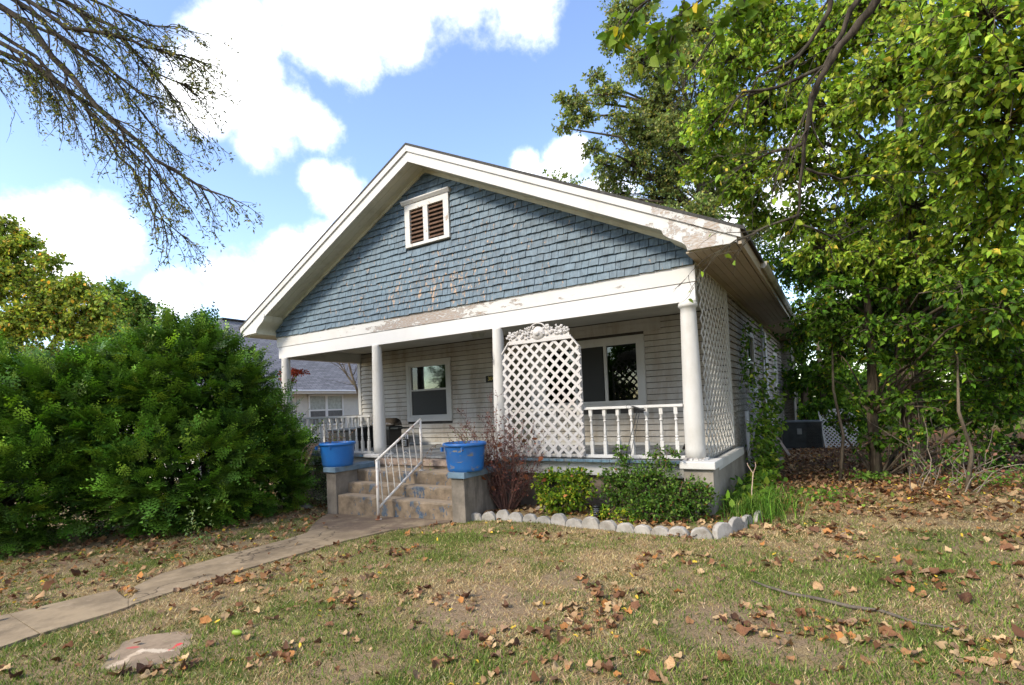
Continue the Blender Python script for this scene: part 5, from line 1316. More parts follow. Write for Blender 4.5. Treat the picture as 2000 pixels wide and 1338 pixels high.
def side_vine():
    t=thing('climbing_vine','green leafy vine climbing the side wall behind the lattice','vine',(.3,3.3,0)); r=random.Random(12)
    pl=[]
    for px,Y,zz in ((0,3.1,2.0),(0,3.6,2.3),(0,4.4,1.5),(0,2.9,1.2),(0,5.5,1.6),(0,3.3,1.0),(0,4.0,1.9),(0,3.5,3.0)):
        s=[Vector((.3+r.uniform(-.05,.1),3.3+r.uniform(-.2,.2),0))]
        for k in range(1,9): s.append(Vector((.32+r.uniform(-.1,.28),3.3+(Y-3.3)*k/8+r.uniform(-.12,.12),zz*k/8)))
        pl.append(s)
    stems(t,pl,'stems',twig_m,.008)
    P=[]
    for s in pl:
        for a,b in zip(s[:-1],s[1:]):
            for q in range(24):
                c=a.lerp(b,r.random())+Vector((r.uniform(-.02,.30),r.uniform(-.28,.28),r.uniform(-.15,.15)))
                if c.z>.12: P.append(tuple(c))
    P=np.array(P);n=len(P);D=norm(NR.normal(size=(n,3))*.6+np.array([.5,-.3,-.3]))
    V,F,T=leaves_arr(P,D,norm(np.array([.6,-.6,.7])+NR.normal(size=(n,3))*.4),NR.uniform(.06,.12,n),pick_cols(n,GREEN,[4,4,3,.6,3]),'ovate')
    tag(npmesh('foliage',V,F,leaf_m,t,T),kind='stuff')
    # second shoot high up
    t=thing('wall_vine','thin dark vine reaching the eave beside the side window','vine',(.2,3.6,1.9)); P=[]; s=[Vector((.2+.03*math.sin(k),3.05+.17*k/9*4,1.9+1.25*k/9)) for k in range(10)]
    stems(t,[s],'stem',twig_dark,.006)
    for a,b in zip(s[:-1],s[1:]):
        for q in range(16): c=a.lerp(b,r.random())+Vector((r.uniform(-.02,.15),r.uniform(-.2,.2),r.uniform(-.1,.1))); P.append(tuple(c))
    P=np.array(P);n=len(P);V,F,T=leaves_arr(P,norm(NR.normal(size=(n,3))*.7+np.array([.4,-.3,-.4])),norm(np.array([.6,-.6,.5])+NR.normal(size=(n,3))*.4),NR.uniform(.05,.1,n),pick_cols(n,GREEN,[4,2,.5,.1,4]),'ovate')
    tag(npmesh('foliage',V,F,leaf_m,t,T),kind='stuff')
side_vine()

def blades(P, H, Wd, lean, cols, seed, segs=2):
    """curved grass blades: P (n,3)"""
    rng=np.random.default_rng(seed); n=len(P); a=rng.random(n)*2*math.pi; d=np.stack([np.cos(a),np.sin(a),np.zeros(n)],1); s=np.stack([-d[:,1],d[:,0],np.zeros(n)],1)
    w=(Wd*rng.uniform(.6,1.3,n))[:,None]; h=H[:,None]; up=np.array([0,0,1.]); ln=(lean*rng.uniform(.3,1.5,n))[:,None]
    if segs==1:
        V=np.stack([P-s*w/2,P+s*w/2,P+up*h+d*h*ln],1); F=np.arange(3)[None]
    else:
        m_=P+up*h*.6+d*h*ln*.35
        V=np.stack([P-s*w/2,P+s*w/2,m_+s*w*.4,m_-s*w*.4,P+up*h*np.clip(1-.35*ln,.3,1)+d*h*ln*1.1],1); F=np.array([(0,1,2),(0,2,3),(3,2,4)])
    k=V.shape[1]; FF=(F[None]+(np.arange(n)*k)[:,None,None]).reshape(-1,3); return V.reshape(-1,3),FF,np.repeat(cols,k,0)
grass_m=leafmat('grass_blade',.25,.75,.1,(1.1,1.05,.6))
def grass_clump():
    t=thing('grass_clump','lush tall bright green grass clump beside the right pier','grass clump',(.95,.6,.0)); rng=np.random.default_rng(3)
    n=1700; c=rng.normal(size=(n,2))*np.array([.22,.42])+np.array([.70,.42]); c=c[(c[:,0]>.32)|(c[:,1]<-.3)]; n=len(c)
    P=np.stack([c[:,0],c[:,1],gz(c[:,0],c[:,1])],1); L_=blades(P,rng.uniform(.12,.42,n),.009,.8,pick_cols(n,[(.10,.21,.025),(.16,.28,.04),(.055,.12,.018),(.34,.33,.1)],[4,3,4,.8]),4)
    tag(npmesh('blades',*L_[:2],grass_m,t,L_[2]),kind='stuff')
    n=420; c=rng.normal(size=(n,2))*np.array([.2,.75])+np.array([.5,1.5]); c=c[c[:,0]>.28]; n=len(c); P=np.stack([c[:,0],c[:,1],gz(c[:,0],c[:,1])+rng.uniform(.02,.3,n)],1)
    V,F,T=leaves_arr(P,norm(rng.normal(size=(n,3))+np.array([0,-.3,.6])),norm(rng.normal(size=(n,3))*.5+np.array([0,0,1])),rng.uniform(.06,.15,n),pick_cols(n,GREEN,[4,4,2,.3,4]),'ovate'); tag(npmesh('weed_leaves',V,F,leaf_m,t,T),kind='stuff')
grass_clump()

def lawn():
    rng=np.random.default_rng(77); N=880000
    # denser near the camera: sample by ground pixel so that the turf keeps an even fineness
    r=1.3+15*rng.random(N)**1.35; th=rad(32.1)*-1+ (rng.random(N)-.5)*rad(108)
    x=CAM[0]+r*np.sin(th); y=CAM[1]+r*np.cos(th)
    P2=np.stack([x,y],1); PJ=P2+rng.normal(size=P2.shape)*.028; ok=~inpoly(PJ,path_poly); ok&=~(inpoly(PJ,pad_poly)&(rng.random(N)<.985)); ok&=~((x<XR+.2)&(x>XL-.1)&(y>-.05)); ok&=~inpoly(P2,BED); ok&=~((x>-6.55)&(x<-3.2)&(y>-1.3)&(y<0))
    g=fbm(x*1.1,y*1.1,5,5); fine=fbm(x*5,y*5,15,3)
    back=np.clip((y-.5)/3.0,0,1)*np.clip((x+.5),0,1)
    far=np.clip((y-13)/4,0,1); back=back*(1-far)
    dens=.60+.7*(fine-.4)+.4*(g-.5)
    bare=np.zeros(N)
    for bx,by,rr in bare_pts: bare=np.maximum(bare,np.clip(1.25-np.hypot(x-bx,y-by)/rr+.9*(fine-.5),0,1))
    dens=dens*(1-.80*np.clip(bare*1.6,0,1))*(1-.9*back); dens=np.where((x<-6.9)&(y<1)&(y>-5),dens*.25,dens)
    ok&=rng.random(N)<dens; x,y,g,fine,bare,back=x[ok],y[ok],g[ok],fine[ok],bare[ok],back[ok]; n=len(x)
    P=np.stack([x,y,gz(x,y)-.004],1)
    green=np.clip((fbm(x*.8,y*.8,8,4)-.36)*3.0+(fbm(x*3.5,y*3.5,28,3)-.5)*1.6+.1,0,1); isg=rng.random(n)<green*.82
    cg=pick_cols(n,[(.10,.17,.025),(.17,.24,.045),(.065,.115,.018),(.28,.31,.08)],[4,4,3,2],.2,rng); cs=pick_cols(n,[(.56,.43,.22),(.42,.30,.14),(.28,.19,.09),(.64,.52,.30)],[4,4,3,2],.18,rng)
    cols=np.where(isg[:,None],cg,cs); H=np.where(isg,rng.uniform(.014,.044,n),rng.uniform(.010,.030,n)); d=np.hypot(x-CAM[0],y-CAM[1])
    near=d<2.5; lean=np.where(isg,.9,1.9)
    A=blades(P[near],H[near],.0040,lean[near],cols[near],1,2); B=blades(P[~near],H[~near]*1.15,.0075,lean[~near],cols[~near],2,1)
    V,F,T=join_arr([A,B]); tag(npmesh('lawn_grass',V,F,grass_m,None,T),'short patchy green and straw coloured lawn grass','grass',kind='stuff'); return len(F)
ng=lawn()

# ---- fallen leaves
def dead_leaf_meshes():
    out=[]
    pals=[(.30,.155,.07),(.38,.235,.12),(.17,.08,.04),(.46,.32,.17),(.24,.15,.09),(.11,.055,.032),(.38,.17,.055)]
    for v in range(14):
        r=random.Random(v+50); n=14; c=pals[v%7]
        if v>=12: c=(.62,.43,.05)
        m_=bpy.data.materials.get('fallen_leaf_%d'%(v%7) if v<12 else 'fallen_leaf_yellow')
        if not m_:
            m_,nt,b,o=mat('fallen_leaf_%d'%(v%7) if v<12 else 'fallen_leaf_yellow'); g=G(nt)
            tc=g.N('ShaderNodeTexCoord').outputs['Object']; q=g.noise(14,5,.65,vec=tc); col=g.mix(g.ramp(q,.3,.7),tuple(x*.62 for x in c),tuple(min(1,x*1.2) for x in c)); col=g.hsv(col,.5,1,g.m('ADD',.78,g.m('MULTIPLY',g.rnd(),.45)))
            g.L(col,b.inputs['Base Color']); b.inputs['Roughness'].default_value=.75; b.inputs['Specular IOR Level'].default_value=.2
        small=v>=12; lob=r.choice((3,5,5)) ; pts=[]
        for i in range(n):
            a=2*math.pi*i/n; k=.36+(.14*abs(math.sin(a*lob/2+.3)) if not small else 0)+r.uniform(-.03,.03)
            pts.append((k*math.sin(a)*(.5 if small else .95),k*math.cos(a)*1.05))
        cu,cv,tw=r.uniform(.3,1.6),r.uniform(.0,1.2),r.uniform(-1.2,1.2)
        def Z(x,y): return cu*x*x*1.2+cv*y*y*.8+tw*x*y+.05*math.sin(9*x+v)+.04*math.cos(11*y)
        V=[(0,0,Z(0,0))]; 
        for x,y in pts: V.append((x*.55,y*.55,Z(x*.55,y*.55)+r.uniform(-.02,.02)))
        for x,y in pts: V.append((x,y,Z(x,y)+r.uniform(-.05,.05)))
        z0=min(v_[2] for v_ in V); V=[(x,y,z-z0) for x,y,z in V]
        F=[(0,1+i,1+(i+1)%n) for i in range(n)]+[(1+i,1+n+i,1+n+(i+1)%n,1+(i+1)%n) for i in range(n)]
        mb=MB().add(V,F)
        if not small: mb.tube([(0,-.3,.02),(.03,-.55,.03),(.02,-.75,.06)],.012,3)
        out.append((mb.mesh('fallen_leaf',m_,True),V,F,c))
    return out
def litter():
    ms=dead_leaf_meshes(); rng=np.random.default_rng(99); N=30000
    x=rng.uniform(-11.5,6.5,N*2); y=rng.uniform(-7.2,11,N*2)
    P2=np.stack([x,y],1)
    ok=~((x<XR+.22)&(x>XL)&(y>-.02)); ok&=~((x>-6.55)&(x<-3.2)&(y>-1.32)&(y<0)); ok&=np.hypot(x-CAM[0],y-CAM[1])>.9
    path=inpoly(P2,path_poly); pad_=inpoly(P2,pad_poly); bed=inpoly(P2,BED)
    cl_=fbm(x*1.7,y*1.7,33,4); d=.05+.75*np.clip((cl_-.52)*4.5,0,1)
    d=d*np.where(x>-.5,1.35,.85)
    d=np.where((y>.3)&(x>.2),.75,d); d=np.where(y>11,.1,d); d=np.where(bed,.75,d); d=np.where(path,.012,d); d=np.where(pad_,.05,d); d=np.where((x<-5)&(~path)&(y<-1),.34,d); d=np.where((x<-6.9)&(y>-5),.4,d)
    ok&=rng.random(len(x))<d; x,y=x[ok],y[ok]; n=len(x); size=rng.uniform(.03,.085,n)*np.where(rng.random(n)<.2,1.35,1)
    yel=rng.random(n)<.08; v=rng.integers(0,12,n); v=np.where(yel,rng.integers(12,14,n),v); size=np.where(yel,.06,size)
    z=gz(x,y)+.008+np.where(inpoly(np.stack([x,y],1),BED),.05,0)+np.where(inpoly(np.stack([x,y],1),path_poly),.02,0)
    dist=np.linalg.norm(np.stack([x,y,z],1)-CAM,axis=1); dv=(np.stack([x,y,z],1)-CAM)@ROT.T; u=PX+FPX*dv[:,0]/dv[:,2]; w=PY+FPX*dv[:,1]/dv[:,2]
    vis=(dv[:,2]>.3)&(u>5)&(u<1995)&(w<1333); key=np.where(vis,size/dist,0); order=np.argsort(-key); top=set(order[:270].tolist())
    names={}
    rz=rng.random(n)*6.28; rx=rng.normal(size=n)*.35; ry=rng.normal(size=n)*.35
    for i in order[:270]:
        o=link('fallen_leaf',ms[v[i]][0],None,(x[i],y[i],z[i])); s=float(size[i]); o.scale=(s,s,s*rng.uniform(.8,1.6)); o.rotation_euler=(float(rx[i]),float(ry[i]),float(rz[i]))
        cn='yellow' if v[i]>=12 else ('mid brown','pale brown','dark brown','light tan','greyish brown','blackish brown','orange brown')[int(v[i])%7]
        zs=[(gpt(290,1270),'by the painted concrete patch'),(gpt(560,1075),'along the front walk'),(gpt(180,1200),'by the lower front walk'),(gpt(300,1060),'under the edge of the yew'),(gpt(1150,1045),'before the edging stones'),(gpt(1050,1000),'in the flower bed'),(gpt(940,1185),'round the bare soil patch'),(gpt(1420,1225),'round the straw patch'),(gpt(1880,1236),'near the thick branch end'),(gpt(1480,1137),'near the thin branch end'),(gpt(1600,1050),'right of the tall grass'),(gpt(1800,930),'at the foot of the big tree'),(gpt(1650,900),'near the air conditioner'),(gpt(1900,1050),'before the big tree'),(gpt(1000,1310),'in the nearest mid lawn'),(gpt(600,1290),'right of the concrete patch'),(gpt(1600,1310),'in the near right corner'),(gpt(1250,1120),'before the large shrub')]
        zn=min(zs,key=lambda q:(q[0][0]-x[i])**2+(q[0][1]-y[i])**2)[1]
        tag(o,('small ' if size[i]<.065 else 'large ')+cn+' fallen leaf '+zn,'leaf','dry leaves fallen on the lawn and beds'); names.setdefault(o['label'],[]).append((float(w[i]),o.name,o))
    od='lowest,second lowest,third lowest,fourth lowest,fifth lowest,sixth lowest,seventh lowest,eighth lowest,ninth lowest,tenth lowest,eleventh lowest,twelfth lowest'.split(',')
    for lab,L2 in names.items():
        if len(L2)>1:
            for k,q in enumerate(sorted(L2,reverse=True)[:12]): q[2]['label']=lab+', '+od[k]+' there'
    Ls=[]
    rest=np.array([i for i in range(n) if i not in top])
    for k in range(14):
        q=rest[v[rest]==k]
        if not len(q): continue
        _,TV,TF,c=ms[k]; nn=14; TV=np.array(TV)[[0]+list(range(1+nn,1+2*nn,1))]; TFs=np.array([(0,1+i,1+(i+1)%nn) for i in range(nn)])
        s=size[q]; ca,sa=np.cos(rz[q]),np.sin(rz[q])
        X=np.stack([ca,sa,rx[q]],1);Y=np.stack([-sa,ca,ry[q]],1);Z=np.stack([-rx[q],-ry[q],np.ones(len(q))*1.1],1)
        V=np.stack([x[q],y[q],z[q]+.01],1)[:,None]+s[:,None,None]*(TV[None,:,0:1]*X[:,None]+TV[None,:,1:2]*Y[:,None]+TV[None,:,2:3]*Z[:,None])
        cc=np.clip(np.array(c)*rng.uniform(.6,1.25,(len(q),1)),0,1); Ls.append((V.reshape(-1,3),(TFs[None]+(np.arange(len(q))*15)[:,None,None]).reshape(-1,3),np.repeat(cc,15,0)))
    V,F,T=join_arr(Ls); tag(npmesh('leaf_litter',V,F,dull_leaf,None,T),'scattered dry brown leaf litter over the lawn and beds','fallen leaves',kind='stuff'); return n,len(F)
nl=litter()

def weeds():
    r=random.Random(6)
    spots=[(1610,975,.3,'low bright green weed patch among the leaves below the trees'),(1735,905,.3,'green seedlings at the foot of the big tree trunk'),(1930,950,.35,'leafy green weeds at the right edge below the tree'),(1700,940,.2,'small green weed tuft left of the tree trunks')]
    for px,py,s,lab in spots:
        x,y,z=gpt(px,py); t=thing('weed_patch',lab,'weeds',(x,y,z),'green weeds growing below the trees'); n=160; c=NR.normal(size=(n,2))*np.array([s,s*.8]); P=np.stack([x+c[:,0],y+c[:,1],z+NR.uniform(.02,.16,n)],1)
        V,F,T=leaves_arr(P,norm(NR.normal(size=(n,3))+np.array([0,0,.3])),norm(NR.normal(size=(n,3))*.4+np.array([0,0,1])),NR.uniform(.04,.09,n),pick_cols(n,[(.12,.26,.03),(.08,.17,.02),(.2,.33,.05)],[1,1,1]),'ovate'); tag(npmesh('foliage',V,F,leaf_m,t,T),kind='stuff')
        stems(t,[[(p[0],p[1],z),(p[0]*.7+x*.3,p[1]*.7+y*.3,(z+p[2])/2),tuple(p)] for p in P[:40]],'stems',twig_m,.003)
    x,y,z=gpt(360,1065); t=thing('variegated_sprig','pale green leafy sprig growing out below the yew','plant',(x,y,z)); n=130; P=np.array([x,y,z])+np.abs(NR.normal(size=(n,3)))*np.array([.22,.15,.3])*np.array([1,1,1])
    V,F,T=leaves_arr(P,NR.normal(size=(n,3)),norm(NR.normal(size=(n,3))*.4+np.array([0,-.5,1])),NR.uniform(.03,.06,n),pick_cols(n,[(.3,.38,.16),(.14,.22,.06)],[1,1]),'ovate'); tag(npmesh('foliage',V,F,leaf_m,t,T),kind='stuff')
weeds()

# ================================================================== trees
def AT(lst): return [(tuple(at(x,y,d)),(r if isinstance(r,tuple) else (r,r,r*.75))) for x,y,d,r in lst]
def at_list(l): return [tuple(at(*p)) for p in l]
BIG=[(.19,.32,.03),(.29,.43,.045),(.41,.50,.065),(.10,.19,.02),(.62,.50,.07)]
DEEP=[(.065,.145,.012),(.10,.21,.016),(.19,.32,.025),(.035,.085,.010),(.42,.36,.04)]
tot=0
# big leafy tree on the right
tb=gpt(1790,925); tb=(tb[0],tb[1],-.05)
trunk=[tb,(tb[0]+.02,tb[1],.9),(tb[0]-.05,tb[1]+.05,2.2),(tb[0]+.05,tb[1],3.6),(tb[0]+.15,tb[1],5.2),(tb[0]+.1,tb[1],7.0),(tb[0]+.0,tb[1]-.2,9.0)]
cl=AT([(1430,120,9,.9),(1480,30,9,1.1),(1590,90,8.6,1.1),(1700,20,8,1.1),(1820,60,7,1.0),(1930,30,6,.9),(1990,140,6,.9),(1390,240,9.3,.8),(1500,210,9,1.0),(1620,210,8.5,1.0),(1740,160,7.6,.95),(1860,170,6.6,.85),(1960,240,6.4,.8),
 (1380,320,9.6,.6),(1450,340,9.6,.85),(1560,320,9,.9),(1680,320,8.6,.9),(1800,290,7.6,.85),(1910,330,7,.8),(1990,400,7,.8),
 (1970,610,7.4,.6),(1890,560,7.6,.6),(1800,500,8.3,.65),(1700,500,8.8,.65),(1600,480,9.4,.65),(1940,500,7.4,.6),(1470,410,10,.6),(1560,430,9.8,.8),(1670,430,9.2,.8),(1780,400,8.4,.8),(1890,440,7.8,.8),(1980,520,7.6,.7)])
t,n_=clump_tree('leafy_tree','big leafy green tree right of the house with vine covered trunk','tree',tb,trunk,[.25,.19,.17,.15,.12,.08,.04],cl,BIG,[4,5,4,2.5,.5],.108,'leaf4',190,14,31,limb_r=.05,droop=.75,up=.5); tot+=n_
# its lower companion with darker leaves
tb2=gpt(1716,935); tb2=(tb2[0],tb2[1]+.4,-.05)
cl=AT([(1560,520,11,.9),(1650,520,10.2,.9),(1750,510,9.6,.9),(1860,530,9,.9),(1960,590,8.6,.8),(1600,610,11,.75),(1690,600,10.2,.8),(1790,600,9.8,.8),(1890,630,9.4,.8),(1980,680,9.2,.7),(1640,690,11,.6),(1720,680,10.4,.6),(1830,700,10,.65),(1920,740,9.8,.65),
 (1610,600,9.2,.55),(1700,640,8.8,.5),(1780,640,8.4,.5),(1870,650,8.2,.55),(1960,640,8,.6),(1640,660,9.4,.4),(1830,760,9.1,.4),(1890,820,8.9,.4),(1750,560,8.8,.5),(1950,600,7,.55),(1880,560,7.2,.5),(1700,700,8.9,.35),(1780,700,8.7,.35),(1640,560,9,.5),(1860,880,8.9,.3),(1650,820,10.5,.4),(1750,850,9.4,.28),(1940,790,8.6,.42),(1840,800,8.8,.33),(1600,800,11.5,.35),(1990,700,8.0,.5),(1620,740,10.5,.5),(1760,780,8.8,.38),(1800,840,8.7,.28),(1700,860,9.6,.35),(1930,860,8.8,.4),(1985,800,8.4,.45),(1900,700,8.3,.5),(1680,780,9.2,.38),(1980,740,8.6,.5),(1580,640,13,.9),(1700,760,12,.6),(1880,790,9.8,.5),(1950,810,10.5,.6),(1850,820,9.7,.38),(1990,870,9.6,.5),(1940,900,9.4,.35)])
t,n_=clump_tree('dark_tree','darker leaning tree just left of the vine covered trunk','tree',tb2,[tb2,(tb2[0]-.02,tb2[1],1.2),(tb2[0]+.05,tb2[1]+.1,2.6),(tb2[0]+.0,tb2[1]+.1,4.2),(tb2[0]-.3,tb2[1]+.1,6.0)],[.10,.085,.07,.06,.025],cl,DEEP,[4,4,2,4,.35],.105,'leaf4',170,12,32,limb_r=.035,droop=.6,up=.8); tot+=n_
# slender saplings
for (px,py,top,lab,sd) in ((1640,940,(1625,640),'thin bent grey sapling standing left of the tree trunks',1),(1888,960,(1870,700),'thin twisted stem tangle right of the big trunk',2)):
    b0=gpt(px,py); d0=depth(b0); tp=at(top[0],top[1],d0+.3); b0=(b0[0],b0[1],b0[2]-.03); pts=[Vector(b0),Vector(b0).lerp(Vector(tp),.3)+Vector((.09,0,0)),Vector(b0).lerp(Vector(tp),.6)+Vector((-.03,0,0)),Vector(tp)]
    t=thing('sapling',lab,'sapling',b0); MB().tube(pts,[.035,.028,.022,.012],7).build('trunk',BARK,t,True)
    P=branchlets(tp,(.5,.5,.5),26,sd,4,.2,.1); V,F,T=leaves_on(P,9,.09,DEEP,[4,4,2,3,.3],'ovate',sd); tag(npmesh('crown',V,F,leaf_m,t,T),kind='stuff'); V,F=poly_tubes(P,.005,.002); tag(npmesh('twigs',V,F,BARK,t),kind='stuff')
# bare vines and brambles round the trunks
def brambles():
    r=random.Random(3); b0=Vector(gpt(1850,945)); t=thing('bramble_tangle','tangle of bare grey vines and brambles around the big trunk','brambles',tuple(b0)); L_=[]
    L_.append([Vector(at(*p)) for p in ((1830,930,9.0),(1790,880,9.1),(1740,850,9.2),(1700,825,9.4),(1672,790,9.6))])
    for i in range(34):
        s=Vector(gpt(r.uniform(1780,1930),r.uniform(915,965))); L_.append(wander(s,(r.uniform(-.6,.6),r.uniform(-.4,.2),1),r.uniform(.4,1.3),7,.35,.05,r))
    for i in range(10):
        s=Vector((tb[0]+r.uniform(-.25,.35),tb[1]-.22,0.)); L_.append([s+Vector((r.uniform(-.06,.06)+.02*k,0,.55*k)) for k in range(9)])
    stems(t,L_,'vines',plain('grey_vine',(.2,.165,.13),.9,.3,12),.009)
    P=[]
    for s in L_[1:]:
        for p in s[3:]:
            for k in range(3): P.append(tuple(p+Vector((r.uniform(-.1,.1),r.uniform(-.1,.1),r.uniform(-.1,.1)))))
    P=np.array(P); n=len(P); V,F,T=leaves_arr(P,norm(NR.normal(size=(n,3))+np.array([0,-.2,-.5])),norm(NR.normal(size=(n,3))*.5+np.array([0,-.7,.7])),NR.uniform(.03,.07,n),pick_cols(n,[(.2,.1,.06),(.1,.2,.03),(.06,.12,.02),(.3,.18,.12)],[3,4,4,1]),'ovate'); tag(npmesh('leaves',V,F,dull_leaf,t,T),kind='stuff')
brambles()
def trunk_ivy():
    r=np.random.default_rng(8); n=1500; h=r.random(n)**.8*6.2+.5; a=r.uniform(0,2*math.pi,n); rr=.2+.22*r.random(n); P=np.stack([tb[0]+rr*np.cos(a)+.28*(h<2.6)*(h>.9)*r.random(n)*1.5,tb[1]+rr*np.sin(a)-.05,h],1)
    t=thing('trunk_ivy','green creeper leaves clinging to the big tree trunk','creeper',(tb[0],tb[1]-.2,.5)); V,F,T=leaves_arr(P,norm(np.stack([np.cos(a)*.4,np.sin(a)*.4-.2,-np.ones(n)],1)+r.normal(size=(n,3))*.3),norm(np.stack([np.cos(a),np.sin(a)-.3,.5*np.ones(n)],1)+r.normal(size=(n,3))*.3),r.uniform(.05,.11,n),pick_cols(n,DEEP,[4,4,3,3,.4],.2,r),'ovate'); tag(npmesh('foliage',V,F,leaf_m,t,T),kind='stuff')
trunk_ivy()

ELM=[(.20,.27,.08),(.28,.33,.10),(.13,.18,.05),(.42,.36,.10),(.46,.42,.20)]
eb=tuple(at(1420,760,21)); eb=(eb[0],eb[1],-.1)
cl=AT([(1230,30,20,1.5),(1300,100,20.5,1.5),(1250,120,20,1.1),(1130,200,19.5,.8),(1110,225,19.5,.55),(1190,180,20,.9),(1230,240,20,1.2),(1160,290,20,.7),(1290,210,20.5,1.4),(1330,300,21,1.6),(1240,320,20.5,1.3),(1190,350,21,.8),(1290,390,21,1.2),(1400,380,22,1.6),(1360,60,21,1.6),(1400,180,21,1.6),(1450,300,22,1.6),(1200,80,20,.8),(1480,440,22,1.3),(1180,320,20,.8),(1260,270,20.5,1.2),(1300,350,21,1.3),(1210,380,21,.9),(1340,240,20.5,1.2),(1140,230,19.5,.7),(1100,190,19.5,.5),(1280,160,20,1.1),(1300,425,19,.9),(1370,405,19,1.0),(1235,405,19,.8),(1180,395,19.5,.6),(1420,300,19,1.2),(1350,120,19.5,1.2),(1310,250,19,1.0),(1210,60,20,.9),(1160,150,20,.6),(1100,250,19.5,.5),(1380,440,22,1.0)])
t,n_=clump_tree('elm_tree','tall small leaved tree rising behind the house roof on the right','tree',eb,[eb,(eb[0],eb[1],3),(eb[0]-.2,eb[1],6),(eb[0]-.4,eb[1],9),(eb[0]-.8,eb[1],12.5),(eb[0]-1.2,eb[1],16)],[.35,.28,.24,.2,.14,.06],cl,ELM,[4,3,4,.8,.5],.13,'rhomb',110,16,33,limb_r=.07,droop=.35,up=.3); tot+=n_
# woods behind on the right
wd=[(1600,720,17,1.3,'dense green shrub behind the air conditioner'),(1700,730,20,1.7,'dense green bush in the shade left of the trunks'),(1790,700,23,2.2,'dark green tree mass directly behind the big trunk'),(1880,640,24,2.6,'tall green tree in the far right wood'),(1980,560,26,2.6,'tall pale green tree at the far right edge'),(1610,560,24,2.6,'tall green tree just right of the eave'),(1720,500,26,3.0,'tall broad tree behind the right canopy'),(1560,640,20,1.2,'green bush behind the rear corner of the house')]
for i,(px,py,d,r,lab) in enumerate(wd):
    b0=at(px,py,d); b0=(b0[0],b0[1],-.1); c0=at(px,py,d); rg=random.Random(i)
    cls=[]
    for k in range(11):
        o_=np.array([rg.uniform(-1,1)*r*.8,rg.uniform(-.5,.5)*r,rg.uniform(-1,.9)*r*.9]); c=c0+o_; cls.append((tuple(c),(r*.55,r*.5,r*.45)))
    for k in range(4): cls.append(((c0[0]+rg.uniform(-1,1)*r,c0[1]+rg.uniform(-.6,.6),rg.uniform(.5,1.6)),(r*.6,r*.5,.75)))
    for k in range(5): cls.append(((c0[0]+rg.uniform(-1.6,1.6)*r,c0[1]+rg.uniform(-1,1),rg.uniform(.3,2.6)),(r*.55,r*.5,.7)))
    z1=max(c0[2]+r*.6,1.5)
    t,n_=clump_tree('background_tree',lab,'tree',b0,[b0,(b0[0]+.1,b0[1],z1*.5),(b0[0],b0[1],z1)],[.16,.12,.05],cls,DEEP if i!=4 else BIG,[4,4,2,4,.2],.15,"rhomb",60,16,60+i,limb_r=.03,group='trees of the wood right of the house',twigs=False,sides=7); tot+=n_
# left: yellowing maple, round tree and a conical one
MAP=[(.32,.40,.06),(.22,.31,.05),(.50,.48,.08),(.66,.38,.06),(.14,.22,.03)]
mb0=at(40,800,22); mb0=(mb0[0],mb0[1],-.6)
cl=AT([(10,440,22,.9),(50,470,22,.8),(20,530,22,1.4),(80,560,22,1.2),(130,570,22,1.0),(160,610,22,1.0),(60,620,22,1.5),(120,640,22,1.2),(10,640,22,1.4),(190,620,22.5,.7),(90,510,22,.9),(150,560,22,1.1),(200,590,22,.9),(30,480,22,1.0),(100,600,22,1.2),(-10,500,22,1.2),(250,660,22,.8),(60,700,22,1.5),(170,660,22,1.0),(-30,560,22,1.5),(220,640,22,.7)])
t,n_=clump_tree('maple_tree','yellowing green maple at the left edge behind the yew','tree',mb0,[mb0,(mb0[0],mb0[1],3),(mb0[0]-.2,mb0[1],6),(mb0[0]-.4,mb0[1],9.5)],[.3,.24,.16,.05],cl,MAP,[5,4,2.2,.6,3],.17,'rhomb',110,14,35,limb_r=.05,droop=.5,up=.4); tot+=n_
rb=at(262,800,30); rb=(rb[0],rb[1],-.8)
cl=AT([(225,565,30,1.0),(240,600,30,1.4),(215,620,30,1.4),(270,620,30,1.3),(285,600,30,.8),(300,640,30,1.2),(240,660,30,1.8),(190,650,30,1.4),(300,690,30,1.6),(262,580,30,.8)])
t,n_=clump_tree('pear_tree','round dense green tree behind the top of the yew','tree',rb,[rb,(rb[0],rb[1],3),(rb[0],rb[1],7)],[.3,.22,.08],cl,[(.15,.25,.05),(.10,.18,.035),(.24,.32,.07),(.45,.3,.1)],[4,4,2,.3],.2,'rhomb',100,14,36,limb_r=.04,twigs=False); tot+=n_
tb3=at(1085,345,30); tb3_=(tb3[0],tb3[1],-.1)
t,n_=clump_tree('distant_tree','distant tree top showing just above the roof ridge','tree',tb3_,[tb3_,(tb3[0],tb3[1],7),(tb3[0],tb3[1],tb3[2]-.5)],[.3,.2,.06],AT([(1075,350,30,.9),(1095,345,30,.7),(1120,370,30,1.2),(1085,375,30,1.2)]),ELM,[4,3,4,.5,.3],.17,'rhomb',30,12,37,twigs=False); tot+=n_
# small bare tree by the neighbour's wall
def bare_tree():
    b0=at(716,850,19); b0=(b0[0],b0[1],-.6); t=thing('bare_sapling','slender bare tree in front of the neighbouring grey roof','tree',b0); r=random.Random(2)
    A=[Vector(at(*p)) for p in ((716,800,18.5),(700,770,18.5),(688,735,18.5),(680,705,18.5),(676,690,18.5))]; B=[Vector(at(*p)) for p in ((692,752,18.5),(676,730,18.5),(664,712,18.5),(658,695,18.5))]
    mb=MB().tube([Vector(b0)]+A,[.06,.05,.045,.04,.03,.02],6).tube(B,[.035,.03,.022,.014],6)
    for s in A[1:]+B: 
        for k in range(5): mb.tube(wander(s,(r.uniform(-1,1),r.uniform(-.4,.4),r.uniform(0,.9)),r.uniform(.5,1.5),4,.25,0,r),[.014,.01,.007,.005,.003],3,cap=False)
    mb.build('branches',BARK,t)
bare_tree()

